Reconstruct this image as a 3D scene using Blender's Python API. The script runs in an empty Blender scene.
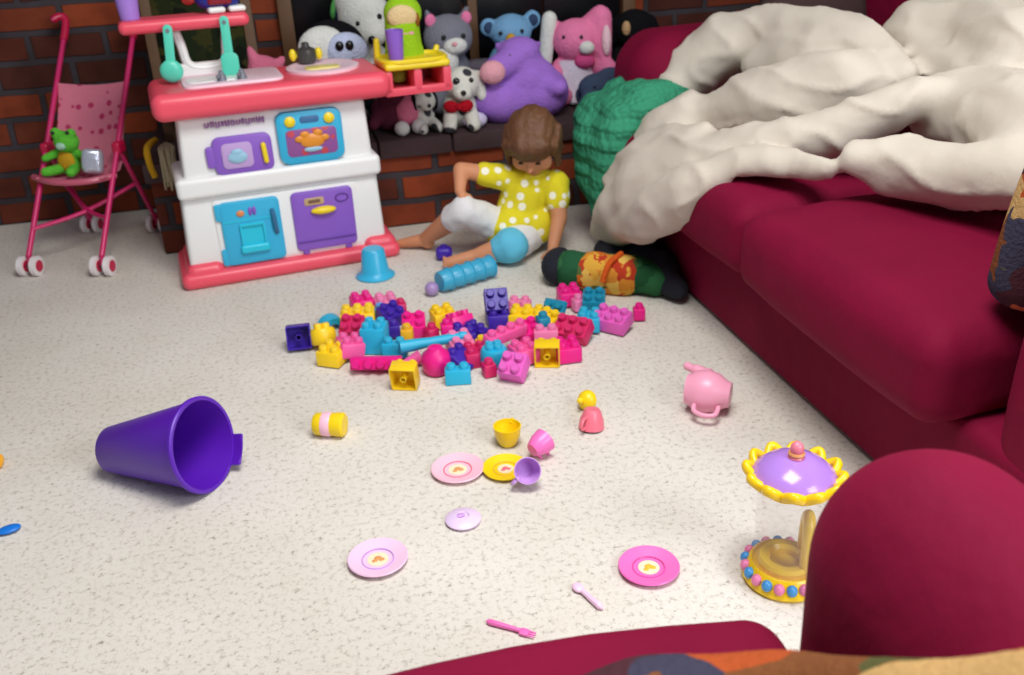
import bpy, bmesh, math, random
from mathutils import Vector, Matrix, Euler, noise
rnd = random.Random(7)
S = bpy.context.scene
COL = S.collection
PI = math.pi
R_ = math.radians

# ------------------------------------------------------------------ camera
cam = bpy.data.cameras.new('camera')
camo = bpy.data.objects.new('camera', cam)
COL.objects.link(camo)
cam.sensor_width = 36.0
cam.lens = 950.0 / 1024.0 * 36.0
cam.clip_start = 0.02
pitch, roll, yaw = R_(26.0), R_(2.6), R_(-13.0)
fw = Vector((0, math.cos(pitch), -math.sin(pitch)))
rt = Vector((1, 0, 0))
up = rt.cross(fw)
cr = rt * math.cos(roll) - up * math.sin(roll)
cu = rt * math.sin(roll) + up * math.cos(roll)
m3 = Matrix((cr, cu, -fw)).transposed()
camo.matrix_world = Matrix.Translation((0, 0, 1.06)) @ Matrix.Rotation(yaw, 4, 'Z') @ m3.to_4x4()
cam.dof.use_dof = True
cam.dof.focus_distance = 1.45
cam.dof.aperture_fstop = 5.6
S.camera = camo

# ------------------------------------------------------------------ light
S.view_settings.view_transform = 'Standard'
S.view_settings.look = 'None'
S.view_settings.gamma = 1.0
S.view_settings.use_curve_mapping = False
S.view_settings.exposure = 0.06
w = bpy.data.worlds.new('world')
S.world = w
w.use_nodes = True
w.node_tree.nodes['Background'].inputs[0].default_value = (0.86, 0.9, 1.0, 1)
w.node_tree.nodes['Background'].inputs[1].default_value = 0.2


def area(name, loc, target, sx, sy, power, color):
    l = bpy.data.lights.new(name, 'AREA')
    l.shape = 'RECTANGLE'
    l.size, l.size_y = sx, sy
    l.energy = power
    l.color = color
    o = bpy.data.objects.new(name, l)
    COL.objects.link(o)
    o.location = loc
    d = Vector(target) - Vector(loc)
    o.rotation_euler = d.to_track_quat('-Z', 'Y').to_euler()
    return o


area('ceiling_lamp', (0.4, 1.0, 2.38), (0.35, 1.15, 0), 1.0, 1.0, 55, (1.0, 0.98, 0.95))
area('window_light', (1.9, -0.9, 1.75), (0.6, 1.6, 0.2), 1.2, 1.3, 60, (0.88, 0.92, 1.0))


# ------------------------------------------------------------------ materials
def lin(c):
    c = c / 255.0
    return c / 12.92 if c <= 0.04045 else ((c + 0.055) / 1.055) ** 2.4


def L3(rgb):
    return (lin(rgb[0]), lin(rgb[1]), lin(rgb[2]), 1)


MATS = {}


def mat(name, rgb, rough=0.4, bump=0, bscale=40, var=0.0, sheen=0.0, spec=0.5, trans=0.0, var_scale=6, alpha=1.0):
    if name in MATS:
        return MATS[name]
    m = bpy.data.materials.new(name)
    m.use_nodes = True
    nt = m.node_tree
    b = nt.nodes['Principled BSDF']
    b.inputs['Base Color'].default_value = L3(rgb)
    b.inputs['Roughness'].default_value = rough
    b.inputs['Specular IOR Level'].default_value = spec
    b.inputs['Sheen Weight'].default_value = sheen
    b.inputs['Transmission Weight'].default_value = trans
    b.inputs['Alpha'].default_value = alpha
    if sheen:
        b.inputs['Sheen Tint'].default_value = L3(rgb)
        b.inputs['Sheen Roughness'].default_value = 0.5
    tc = nt.nodes.new('ShaderNodeTexCoord')
    if bump:
        n = nt.nodes.new('ShaderNodeTexNoise')
        n.inputs['Scale'].default_value = bscale
        n.inputs['Detail'].default_value = 4
        nt.links.new(tc.outputs['Object'], n.inputs['Vector'])
        bp = nt.nodes.new('ShaderNodeBump')
        bp.inputs['Strength'].default_value = bump
        bp.inputs['Distance'].default_value = 0.01
        nt.links.new(n.outputs['Fac'], bp.inputs['Height'])
        nt.links.new(bp.outputs['Normal'], b.inputs['Normal'])
    if var:
        n2 = nt.nodes.new('ShaderNodeTexNoise')
        n2.inputs['Scale'].default_value = var_scale
        n2.inputs['Detail'].default_value = 3
        nt.links.new(tc.outputs['Object'], n2.inputs['Vector'])
        hs = nt.nodes.new('ShaderNodeHueSaturation')
        hs.inputs['Color'].default_value = L3(rgb)
        mr = nt.nodes.new('ShaderNodeMapRange')
        mr.inputs['To Min'].default_value = 1 - var
        mr.inputs['To Max'].default_value = 1 + var
        nt.links.new(n2.outputs['Fac'], mr.inputs['Value'])
        nt.links.new(mr.outputs['Result'], hs.inputs['Value'])
        nt.links.new(hs.outputs['Color'], b.inputs['Base Color'])
    MATS[name] = m
    return m


def plastic(name, rgb, rough=0.35):
    return mat('plastic_' + name, rgb, rough, var=0.04)


def plush(name, rgb, bump=0.7):
    return mat('plush_' + name, rgb, 0.95, bump=bump, bscale=160, var=0.14, sheen=0.25, spec=0.1, var_scale=22)


def dots(name, base, dot, scale, thr, rough=0.9, bump=0.2, star=False):
    if name in MATS:
        return MATS[name]
    m = mat(name, base, rough, bump=bump, bscale=120)
    nt = m.node_tree
    b = nt.nodes['Principled BSDF']
    tc = nt.nodes.new('ShaderNodeTexCoord')
    v = nt.nodes.new('ShaderNodeTexVoronoi')
    v.inputs['Scale'].default_value = scale
    v.inputs['Randomness'].default_value = 0.55
    nt.links.new(tc.outputs['Object'], v.inputs['Vector'])
    cr_ = nt.nodes.new('ShaderNodeValToRGB')
    cr_.color_ramp.elements[0].position = thr
    cr_.color_ramp.elements[0].color = L3(dot)
    cr_.color_ramp.elements[1].position = thr + 0.04
    cr_.color_ramp.elements[1].color = L3(base)
    nt.links.new(v.outputs['Distance'], cr_.inputs['Fac'])
    nt.links.new(cr_.outputs['Color'], b.inputs['Base Color'])
    return m


def patches(name, cols, scale, rough=0.95, bump=0.4):
    """cells of several colours: tapestry / printed cloth"""
    if name in MATS:
        return MATS[name]
    m = mat(name, cols[0], rough, bump=bump, bscale=150, spec=0.1)
    nt = m.node_tree
    b = nt.nodes['Principled BSDF']
    tc = nt.nodes.new('ShaderNodeTexCoord')
    n = nt.nodes.new('ShaderNodeTexNoise')
    n.inputs['Scale'].default_value = scale * 0.8
    nt.links.new(tc.outputs['Object'], n.inputs['Vector'])
    mx = nt.nodes.new('ShaderNodeMixRGB')
    mx.inputs['Fac'].default_value = 0.12
    nt.links.new(tc.outputs['Object'], mx.inputs[1])
    nt.links.new(n.outputs['Color'], mx.inputs[2])
    v = nt.nodes.new('ShaderNodeTexVoronoi')
    v.inputs['Scale'].default_value = scale
    nt.links.new(mx.outputs[0], v.inputs['Vector'])
    sep = nt.nodes.new('ShaderNodeSeparateColor')
    nt.links.new(v.outputs['Color'], sep.inputs[0])
    r = nt.nodes.new('ShaderNodeValToRGB')
    r.color_ramp.interpolation = 'CONSTANT'
    els = r.color_ramp.elements
    while len(els) < len(cols):
        els.new(0.5)
    for i, c in enumerate(cols):
        els[i].position = i / len(cols)
        els[i].color = L3(c)
    nt.links.new(sep.outputs[0], r.inputs['Fac'])
    nt.links.new(r.outputs['Color'], b.inputs['Base Color'])
    return m


def brick_mat():
    m = bpy.data.materials.new('red_brick')
    m.use_nodes = True
    nt = m.node_tree
    b = nt.nodes['Principled BSDF']
    b.inputs['Roughness'].default_value = 0.9
    b.inputs['Specular IOR Level'].default_value = 0.2
    tc = nt.nodes.new('ShaderNodeTexCoord')
    sep = nt.nodes.new('ShaderNodeSeparateXYZ')
    nt.links.new(tc.outputs['Object'], sep.inputs[0])
    ad = nt.nodes.new('ShaderNodeMath')
    ad.operation = 'ADD'
    nt.links.new(sep.outputs[0], ad.inputs[0])
    nt.links.new(sep.outputs[1], ad.inputs[1])
    cmb = nt.nodes.new('ShaderNodeCombineXYZ')
    nt.links.new(ad.outputs[0], cmb.inputs[0])
    nt.links.new(sep.outputs[2], cmb.inputs[1])
    nz = nt.nodes.new('ShaderNodeTexNoise')
    nz.inputs['Scale'].default_value = 9
    nz.inputs['Detail'].default_value = 5
    nt.links.new(tc.outputs['Object'], nz.inputs['Vector'])
    wob = nt.nodes.new('ShaderNodeMixRGB')
    wob.blend_type = 'ADD'
    wob.inputs[0].default_value = 0.012
    nt.links.new(cmb.outputs[0], wob.inputs[1])
    nt.links.new(nz.outputs['Color'], wob.inputs[2])
    br = nt.nodes.new('ShaderNodeTexBrick')
    br.inputs['Scale'].default_value = 1
    br.inputs['Brick Width'].default_value = 0.245
    br.inputs['Row Height'].default_value = 0.093
    br.inputs['Mortar Size'].default_value = 0.012
    br.inputs['Mortar Smooth'].default_value = 0.25
    br.inputs['Bias'].default_value = -0.1
    br.inputs['Color1'].default_value = L3((148, 68, 40))
    br.inputs['Color2'].default_value = L3((66, 38, 34))
    br.inputs['Mortar'].default_value = L3((70, 64, 68))
    nt.links.new(wob.outputs[0], br.inputs['Vector'])
    mx = nt.nodes.new('ShaderNodeMixRGB')
    mx.blend_type = 'MULTIPLY'
    mx.inputs[0].default_value = 0.6
    rr = nt.nodes.new('ShaderNodeValToRGB')
    rr.color_ramp.elements[0].position = 0.3
    rr.color_ramp.elements[0].color = (0.35, 0.3, 0.3, 1)
    rr.color_ramp.elements[1].position = 0.65
    nt.links.new(nz.outputs['Fac'], rr.inputs[0])
    nt.links.new(br.outputs['Color'], mx.inputs[1])
    nt.links.new(rr.outputs[0], mx.inputs[2])
    nt.links.new(mx.outputs[0], b.inputs['Base Color'])
    bp = nt.nodes.new('ShaderNodeBump')
    bp.invert = True
    bp.inputs['Strength'].default_value = 0.9
    bp.inputs['Distance'].default_value = 0.012
    nt.links.new(br.outputs['Fac'], bp.inputs['Height'])
    nt.links.new(bp.outputs['Normal'], b.inputs['Normal'])
    return m


def carpet_mat():
    m = bpy.data.materials.new('flecked_carpet')
    m.use_nodes = True
    nt = m.node_tree
    b = nt.nodes['Principled BSDF']
    b.inputs['Roughness'].default_value = 1.0
    b.inputs['Specular IOR Level'].default_value = 0.05
    tc = nt.nodes.new('ShaderNodeTexCoord')

    def nz(scale, det, rough=0.6):
        n = nt.nodes.new('ShaderNodeTexNoise')
        n.inputs['Scale'].default_value = scale
        n.inputs['Detail'].default_value = det
        n.inputs['Roughness'].default_value = rough
        nt.links.new(tc.outputs['Object'], n.inputs['Vector'])
        return n
    n1 = nz(85, 5, 0.8)
    r1 = nt.nodes.new('ShaderNodeValToRGB')
    e = r1.color_ramp.elements
    e[0].position = 0.33
    e[0].color = L3((150, 142, 131))
    e[1].position = 0.5
    e[1].color = L3((222, 217, 208))
    x = e.new(0.41)
    x.color = L3((205, 199, 188))
    nt.links.new(n1.outputs['Fac'], r1.inputs[0])
    n2 = nz(2.2, 3)
    r2 = nt.nodes.new('ShaderNodeValToRGB')
    r2.color_ramp.elements[0].position = 0.35
    r2.color_ramp.elements[0].color = (0.92, 0.91, 0.88, 1)
    r2.color_ramp.elements[1].position = 0.6
    nt.links.new(n2.outputs['Fac'], r2.inputs[0])
    mx = nt.nodes.new('ShaderNodeMixRGB')
    mx.blend_type = 'MULTIPLY'
    mx.inputs[0].default_value = 1
    nt.links.new(r1.outputs[0], mx.inputs[1])
    nt.links.new(r2.outputs[0], mx.inputs[2])
    nt.links.new(mx.outputs[0], b.inputs['Base Color'])
    n3 = nz(220, 2)
    bp = nt.nodes.new('ShaderNodeBump')
    bp.inputs['Strength'].default_value = 0.16
    bp.inputs['Distance'].default_value = 0.006
    nt.links.new(n3.outputs['Fac'], bp.inputs['Height'])
    nt.links.new(bp.outputs['Normal'], b.inputs['Normal'])
    return m


# ------------------------------------------------------------------ mesh helpers
def link(name, bm, m, parent=None, smooth=True, loc=None):
    me = bpy.data.meshes.new(name)
    bmesh.ops.recalc_face_normals(bm, faces=bm.faces)
    bm.to_mesh(me)
    bm.free()
    me.materials.append(m)
    for p in me.polygons:
        p.use_smooth = smooth
    o = bpy.data.objects.new(name, me)
    COL.objects.link(o)
    if parent:
        o.parent = parent
    if loc:
        o.location = loc
    if smooth:
        try:
            me.set_sharp_from_angle(angle=R_(42))
        except Exception:
            pass
    return o


def thing(name, label, cat, loc=(0, 0, 0), rz=0.0, group=None, rot=None):
    o = bpy.data.objects.new(name, None)
    o.empty_display_size = 0.05
    COL.objects.link(o)
    o.location = loc
    o.rotation_euler = rot if rot else (0, 0, rz)
    tag(o, label, cat, group)
    return o


def tag(o, label, cat, group=None):
    o['label'] = label
    o['category'] = cat
    if group:
        o['group'] = group
    return o


def struct(o):
    o['kind'] = 'structure'
    return o


def bake(o):
    """apply the modifiers of o to its mesh"""
    dg = bpy.context.evaluated_depsgraph_get()
    dg.update()
    me = bpy.data.meshes.new_from_object(o.evaluated_get(dg))
    me.name = o.name
    o.modifiers.clear()
    o.data = me
    for p in me.polygons:
        p.use_smooth = True
    return o


def tf(bm, verts, M):
    bmesh.ops.transform(bm, matrix=M, verts=verts)


def box(bm, c, s, rot=(0, 0, 0), bev=0.0, seg=2):
    r = bmesh.ops.create_cube(bm, size=1.0)
    vs = r['verts']
    tf(bm, vs, Matrix.LocRotScale(Vector(c), Euler(rot), Vector(s)))
    if bev:
        es = list({e for v in vs for e in v.link_edges})
        bmesh.ops.bevel(bm, geom=es, offset=bev, segments=seg, affect='EDGES', profile=0.6)


def ell(bm, c, r, rot=(0, 0, 0), sub=3, M=None):
    q = bmesh.ops.create_icosphere(bm, subdivisions=sub, radius=1.0)
    T = Matrix.LocRotScale(Vector(c), Euler(rot), Vector(r))
    tf(bm, q['verts'], M @ T if M else T)


def cap(bm, p0, p1, r0, r1, seg=14):
    p0, p1 = Vector(p0), Vector(p1)
    d = p1 - p0
    if d.length < 1e-6:
        return ell(bm, p0, (r0,) * 3)
    q = d.to_track_quat('Z', 'Y').to_matrix().to_4x4()
    n = 5
    prof = []
    for i in range(n + 1):
        a = -PI / 2 + PI / 2 * i / n
        prof.append((r0 * math.cos(a), r0 * math.sin(a)))
    for i in range(n + 1):
        a = PI / 2 * i / n
        prof.append((r1 * math.cos(a), d.length + r1 * math.sin(a)))
    lathe(bm, prof, seg, Matrix.Translation(p0) @ q)


def lathe(bm, prof, seg=32, M=Matrix.Identity(4), closed=False):
    rings = []
    for (r, z) in prof:
        if r < 1e-5:
            rings.append([bm.verts.new(M @ Vector((0, 0, z)))])
        else:
            rings.append([bm.verts.new(M @ Vector((r * math.cos(2 * PI * i / seg), r * math.sin(2 * PI * i / seg), z))) for i in range(seg)])
    prs = list(zip(rings[:-1], rings[1:]))
    if closed:
        prs.append((rings[-1], rings[0]))
    for a, b in prs:
        if len(a) == 1 and len(b) == 1:
            continue
        for i in range(seg):
            j = (i + 1) % seg
            if len(a) == 1:
                bm.faces.new((a[0], b[i], b[j]))
            elif len(b) == 1:
                bm.faces.new((a[i], a[j], b[0]))
            else:
                bm.faces.new((a[i], a[j], b[j], b[i]))


def tube(bm, pts, r, seg=10, closed=False):
    pts = [Vector(p) for p in pts]
    n = len(pts)
    rs = r if isinstance(r, (list, tuple)) else [r] * n
    rings = []
    nrm = None
    for i in range(n):
        if closed:
            t = pts[(i + 1) % n] - pts[i - 1]
        else:
            t = pts[min(i + 1, n - 1)] - pts[max(i - 1, 0)]
        t.normalize()
        if nrm is None:
            nrm = t.orthogonal().normalized()
        else:
            nrm = (nrm - t * nrm.dot(t)).normalized()
        b = t.cross(nrm)
        rings.append([bm.verts.new(pts[i] + (nrm * math.cos(2 * PI * k / seg) + b * math.sin(2 * PI * k / seg)) * rs[i]) for k in range(seg)])
    prs = list(zip(rings[:-1], rings[1:]))
    if closed:
        prs.append((rings[-1], rings[0]))
    for a, b in prs:
        for k in range(seg):
            j = (k + 1) % seg
            bm.faces.new((a[k], a[j], b[j], b[k]))
    if not closed:
        bm.faces.new(rings[0])
        bm.faces.new(list(reversed(rings[-1])))


def curve_pts(pts, n=8):
    """Catmull-Rom through pts"""
    P = [Vector(p) for p in pts]
    out = []
    for i in range(len(P) - 1):
        p0, p1, p2, p3 = P[max(i - 1, 0)], P[i], P[i + 1], P[min(i + 2, len(P) - 1)]
        for k in range(n):
            t = k / n
            out.append(0.5 * ((2 * p1) + (p2 - p0) * t + (2 * p0 - 5 * p1 + 4 * p2 - p3) * t * t + (-p0 + 3 * p1 - 3 * p2 + p3) * t ** 3))
    out.append(P[-1])
    return out


def rrect(wd, h, r, n=5):
    pts = []
    for cx, cy, a0 in ((wd / 2 - r, h / 2 - r, 0), (-wd / 2 + r, h / 2 - r, PI / 2), (-wd / 2 + r, -h / 2 + r, PI), (wd / 2 - r, -h / 2 + r, 1.5 * PI)):
        for k in range(n + 1):
            a = a0 + PI / 2 * k / n
            pts.append((cx + r * math.cos(a), cy + r * math.sin(a)))
    return pts


def prism(bm, outline, d, M=Matrix.Identity(4), bev=0.0):
    """outline in xy extruded from z=0 to z=d, front edge rounded by bev"""
    cx = sum(p[0] for p in outline) / len(outline)
    cy = sum(p[1] for p in outline) / len(outline)
    ex = max(abs(p[0] - cx) for p in outline)
    ey = max(abs(p[1] - cy) for p in outline)
    layers = [(0, 0), (d - bev, 0)] + ([(d - bev * 0.3, bev * 0.3), (d, bev)] if bev else [])
    rings = []
    for z, ins in layers:
        rings.append([bm.verts.new(M @ Vector((cx + (x - cx) * (1 - ins / ex), cy + (y - cy) * (1 - ins / ey), z))) for x, y in outline])
    for a, b in zip(rings[:-1], rings[1:]):
        for i in range(len(a)):
            j = (i + 1) % len(a)
            bm.faces.new((a[i], a[j], b[j], b[i]))
    bm.faces.new(list(reversed(rings[0])))
    bm.faces.new(rings[-1])


def rbox(bm, c, s, r, seg=5, n=6, rot=(0, 0, 0), fn=None):
    """rounded box; fn(local point, size) may bulge it"""
    h = [x / 2 for x in s]

    def samples(hh):
        a = [-hh + r * (1 - math.cos(PI / 2 * k / seg)) if False else -hh + r * k / seg for k in range(seg + 1)]
        mid = [-hh + r + (2 * hh - 2 * r) * k / n for k in range(1, n)]
        b_ = [-x for x in reversed(a)]
        return a + mid + b_
    ax = [samples(x) for x in h]
    T = Matrix.LocRotScale(Vector(c), Euler(rot), Vector((1, 1, 1)))
    cache = {}

    def V(i, j, k):
        key = (i, j, k)
        if key not in cache:
            p = Vector((ax[0][i], ax[1][j], ax[2][k]))
            q = Vector([max(-h[t] + r, min(h[t] - r, p[t])) for t in range(3)])
            d = p - q
            if d.length > 1e-9:
                mx = max(abs(x) for x in d)
                d = d.normalized() * mx
                p = q + d
            if fn:
                p = fn(p, s)
            cache[key] = bm.verts.new(T @ p)
        return cache[key]
    N = [len(a) - 1 for a in ax]
    for side in (0, N[0]):
        for j in range(N[1]):
            for k in range(N[2]):
                bm.faces.new((V(side, j, k), V(side, j + 1, k), V(side, j + 1, k + 1), V(side, j, k + 1)))
    for side in (0, N[1]):
        for i in range(N[0]):
            for k in range(N[2]):
                bm.faces.new((V(i, side, k), V(i + 1, side, k), V(i + 1, side, k + 1), V(i, side, k + 1)))
    for side in (0, N[2]):
        for i in range(N[0]):
            for j in range(N[1]):
                bm.faces.new((V(i, j, side), V(i + 1, j, side), V(i + 1, j + 1, side), V(i, j + 1, side)))


def blob(name, prims, m, parent=None, vox=0.007, sm=6, loc=None, disp=None, clamp=None):
    """one continuous skin grown over ellipsoids ('e', centre, radii, rot) and tapered limbs ('c', p0, p1, r0, r1)"""
    bm = bmesh.new()
    for p in prims:
        if p[0] == 'e':
            ell(bm, p[1], p[2], p[3] if len(p) > 3 else (0, 0, 0))
        elif p[0] == 'm':
            ell(bm, p[1], p[2], p[3] if len(p) > 3 else (0, 0, 0), M=p[4])
        else:
            cap(bm, p[1], p[2], p[3], p[4])
    o = link(name, bm, m, parent, True, loc)
    md = o.modifiers.new('r', 'REMESH')
    md.mode = 'VOXEL'
    md.voxel_size = vox
    md.use_smooth_shade = True
    s = o.modifiers.new('s', 'SMOOTH')
    s.iterations = sm
    s.factor = 0.5
    bake(o)
    if disp:
        for v in o.data.vertices:
            disp(v)
    if clamp:
        for v in o.data.vertices:
            clamp(v)
    o.data.update()
    return o


def simple(name, fn, m, parent=None, smooth=True):
    bm = bmesh.new()
    fn(bm)
    return link(name, bm, m, parent, smooth)

# ------------------------------------------------------------------ the setting
def brick_box(name, c, s):
    o = simple(name, lambda bm: box(bm, c, s, bev=0.004, seg=1), BRICK, smooth=False)
    return struct(o)


BRICK = brick_mat()
CARPET = carpet_mat()
struct(simple('floor', lambda bm: box(bm, (0, 1.2, -0.05), (5.4, 5.2, 0.1)), CARPET, smooth=False))
brick_box('wall_back', (0, 3.7, 1.2), (5.4, 0.2, 2.4))
PAINT = mat('wall_paint', (196, 186, 170), 0.9, bump=0.1)
struct(simple('wall_right', lambda bm: box(bm, (2.3, 1.2, 1.2), (0.1, 4.8, 2.4)), PAINT, smooth=False))
brick_box('hearth', (0.77, 3.335, 0.12), (2.39, 0.525, 0.24))
CAPM = mat('hearth_cap_stone', (64, 45, 47), 0.85, bump=0.6, bscale=30, var=0.3, var_scale=9)


def hearth_cap(bm):
    x = -0.44
    while x < 1.95:
        box(bm, (x + 0.12, 3.325, 0.27), (0.236, 0.545, 0.06), bev=0.007)
        x += 0.244
    box(bm, (0.77, 3.335, 0.266), (2.38, 0.52, 0.05))


struct(simple('hearth_ledge', hearth_cap, CAPM))

# fireplace set in the wall
BLACK = mat('black_iron', (16, 16, 18), 0.55, var=0.2)
BRASS = mat('brown_brass', (104, 74, 48), 0.5, var=0.15)
DGLASS = mat('sooty_glass', (10, 11, 14), 0.25)
fp = thing('fireplace', 'black fireplace with brownish metal strips behind the row of stuffed toys', 'fireplace', (0.70, 3.6, 0.30))
simple('frame', lambda bm: (box(bm, (0, -0.022, 0.72), (1.32, 0.04, 0.12), bev=0.006), box(bm, (-0.635, -0.022, 0.33), (0.05, 0.04, 0.66), bev=0.006), box(bm, (0.635, -0.022, 0.33), (0.05, 0.04, 0.66), bev=0.006)), BRASS, fp)
for sx in (-0.46, -0.155, 0.15, 0.455):
    d = simple('door_panel', lambda bm: box(bm, (sx, -0.012, 0.33), (0.30, 0.016, 0.655), bev=0.004), DGLASS, fp)
for sx in (0.03,):
    simple('trim_strip', lambda bm: box(bm, (sx, -0.03, 0.33), (0.035, 0.02, 0.65), bev=0.004), BRASS, fp)

# ------------------------------------------------------------------ long couch
VELVET = mat('burgundy_velvet', (120, 8, 48), 0.78, bump=0.5, bscale=14, var=0.22, sheen=0.08, spec=0.15, var_scale=5)


def puff(top=0.03, front=0.0, wr=0.006):
    def f(p, s):
        u = max(0, 1 - (2 * p.x / s[0]) ** 2)
        v = max(0, 1 - (2 * p.y / s[1]) ** 2)
        wv = max(0, 1 - (2 * p.z / s[2]) ** 2)
        q = p.copy()
        if p.z > 0:
            q.z += top * math.sqrt(u * v) * min(1, p.z / (s[2] / 2))
        q.x += front * v * wv * (1 if p.x > 0 else -1)
        q.y += front * u * wv * 0.6 * (1 if p.y > 0 else -1)
        nn = noise.noise_vector(p * 5.0)
        return q + nn * wr
    return f


couch = thing('couch', 'long burgundy velvet couch along the right with comforter on it', 'couch', (1.0, 1.95, 0))
simple('base', lambda bm: (rbox(bm, (0.46, -0.06, 0.115), (0.90, 2.14, 0.22), 0.025, n=10, fn=puff(0, 0.004, 0.004))), VELVET, couch)
simple('seat_cushion', lambda bm: rbox(bm, (0.33, 0.265, 0.295), (0.78, 0.82, 0.17), 0.05, n=12, fn=puff(0.035, 0.015, 0.011)), VELVET, couch)
simple('seat_cushion', lambda bm: rbox(bm, (0.33, -0.485, 0.295), (0.80, 0.69, 0.17), 0.05, n=12, fn=puff(0.035, 0.015, 0.011)), VELVET, couch)
simple('armrest', lambda bm: rbox(bm, (0.46, 0.85, 0.31), (0.86, 0.30, 0.60), 0.11, n=10, fn=puff(0.015, 0.01, 0.006)), VELVET, couch)
simple('armrest', lambda bm: rbox(bm, (0.46, -1.0, 0.30), (0.88, 0.26, 0.59), 0.06, n=10, fn=puff(0.015, 0.01, 0.006)), VELVET, couch)
simple('backrest', lambda bm: rbox(bm, (0.86, -0.06, 0.42), (0.30, 1.98, 0.80), 0.12, n=12, fn=puff(0.02, 0.01, 0.01)), VELVET, couch)
BROWNC = mat('dark_brown_cloth', (58, 38, 36), 0.9, bump=0.3, bscale=50)
bc = simple('throw_pillow', lambda bm: rbox(bm, (0, 0, 0), (0.34, 0.13, 0.34), 0.06, n=8, fn=puff(0.0, 0.03, 0.01)), BROWNC)
bc.location = (1.56, 2.60, 0.56)
bc.rotation_euler = (R_(-14), 0, R_(8))
tag(bc, 'dark brown throw pillow against the far arm of the couch behind the comforter', 'pillow')
TAP = patches('tapestry', [(168, 78, 40), (92, 92, 58), (62, 60, 78), (186, 150, 98), (120, 70, 44), (74, 42, 50), (190, 92, 66), (104, 76, 40)], 14)
tp = simple('tapestry_pillow', lambda bm: rbox(bm, (0, 0, 0), (0.30, 0.10, 0.30), 0.045, n=8, fn=puff(0.0, 0.02, 0.01)), TAP)
tp.location = (1.205, 1.135, 0.55)
tp.rotation_euler = (R_(4), R_(5), R_(0))
tag(tp, 'patterned tapestry pillow corner against the near arm of the long couch', 'pillow')

# ------------------------------------------------------------------ sofa in the foreground
so = thing('sofa', 'burgundy velvet sofa at the bottom edge with rounded arm', 'sofa', (0.2, 0.2, 0))
simple('base', lambda bm: rbox(bm, (-0.15, -0.03, 0.12), (1.1, 0.84, 0.2), 0.02, n=8, fn=puff(0, 0.002, 0.003)), VELVET, so)


def seat_round(p, s):
    q = puff(0.02, 0.0, 0.005)(p, s)
    t = (p.x / s[0] + 0.5)
    if p.y > 0:
        q.y += 0.034 * math.sin(PI * max(0, min(1, (t - 0.30) / 0.70))) - 0.10 * max(0, 0.5 - t)
    return q


simple('seat_cushion', lambda bm: rbox(bm, (-0.285, 0.02, 0.31), (0.98, 0.87, 0.17), 0.035, n=12, fn=seat_round), VELVET, so)


def armfn(p, s):
    q = p.copy()
    f = max(0, 1 - (2 * p.x / s[0]) ** 2)
    if p.z > 0:
        q.z += 0.02 * f
    return q + noise.noise_vector(p * 6) * 0.006


simple('armrest', lambda bm: rbox(bm, (0.276, -0.01, 0.31), (0.202, 0.88, 0.59), 0.099, seg=8, n=10, fn=armfn), VELVET, so)

TAP2 = patches('tapestry_fine', [(168, 78, 40), (92, 92, 58), (62, 60, 78), (186, 150, 98), (190, 84, 60), (74, 42, 50), (120, 74, 44), (84, 84, 50)], 13)


def crumple(v):
    v.co += v.normal * noise.noise(v.co * 12) * 0.012


throw = blob('tapestry_throw', [('c', (-0.02, 0.455, 0.477), (0.2, 0.465, 0.474), 0.05, 0.058), ('c', (0.2, 0.465, 0.474), (0.31, 0.43, 0.497), 0.058, 0.048), ('c', (0.31, 0.43, 0.497), (0.385, 0.315, 0.60), 0.048, 0.038), ('c', (0.385, 0.315, 0.60), (0.48, 0.255, 0.625), 0.038, 0.036), ('c', (0.48, 0.255, 0.625), (0.62, 0.22, 0.60), 0.036, 0.036),
                               ('c', (0.0, 0.33, 0.472), (0.30, 0.31, 0.49), 0.06, 0.06), ('c', (0.30, 0.31, 0.49), (0.40, 0.2, 0.615), 0.06, 0.04), ('c', (0.40, 0.20, 0.615), (0.60, 0.14, 0.62), 0.04, 0.036)], TAP2, None, vox=0.009, sm=8, disp=crumple)
throw.location = (0, 0.004, 0.004)
tag(throw, 'patterned tapestry throw bunched on the seat and arm of the near sofa', 'throw')

# ------------------------------------------------------------------ toy kitchen
CORAL = plastic('coral', (238, 84, 104))
WHITE = plastic('white', (238, 240, 238))
PURP = plastic('purple', (136, 92, 196))
CYAN = plastic('cyan', (52, 178, 220))
YEL = plastic('yellow', (244, 216, 40))
PALEY = plastic('pale_yellow', (240, 226, 130))
PPINK = plastic('pale_pink', (246, 214, 226))
GREY = plastic('grey', (120, 126, 136))
DKGREY = plastic('dark_grey', (66, 66, 64))
MINT = plastic('mint', (88, 214, 186))
DRED = plastic('dark_red', (138, 22, 40))
LAV = plastic('lavender', (168, 130, 222))

K = thing('toy_kitchen', 'white and coral plastic play kitchen standing in front of the brick hearth', 'toy kitchen', (-0.332, 2.734, 0), R_(6.6))
FR = Matrix.Rotation(R_(90), 4, 'X')          # xy outline -> standing, extruded towards -y


def front(x, z, y):
    return Matrix.Translation((x, y, z)) @ FR


def k_base(bm):
    rbox(bm, (0.31, 0.115, 0.024), (0.655, 0.27, 0.048), 0.022, n=6)
    for x, wd in ((0.055, 0.11), (0.58, 0.10)):
        rbox(bm, (x, 0.115, 0.038), (wd, 0.25, 0.065), 0.025, n=3)


simple('base', k_base, CORAL, K)


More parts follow.
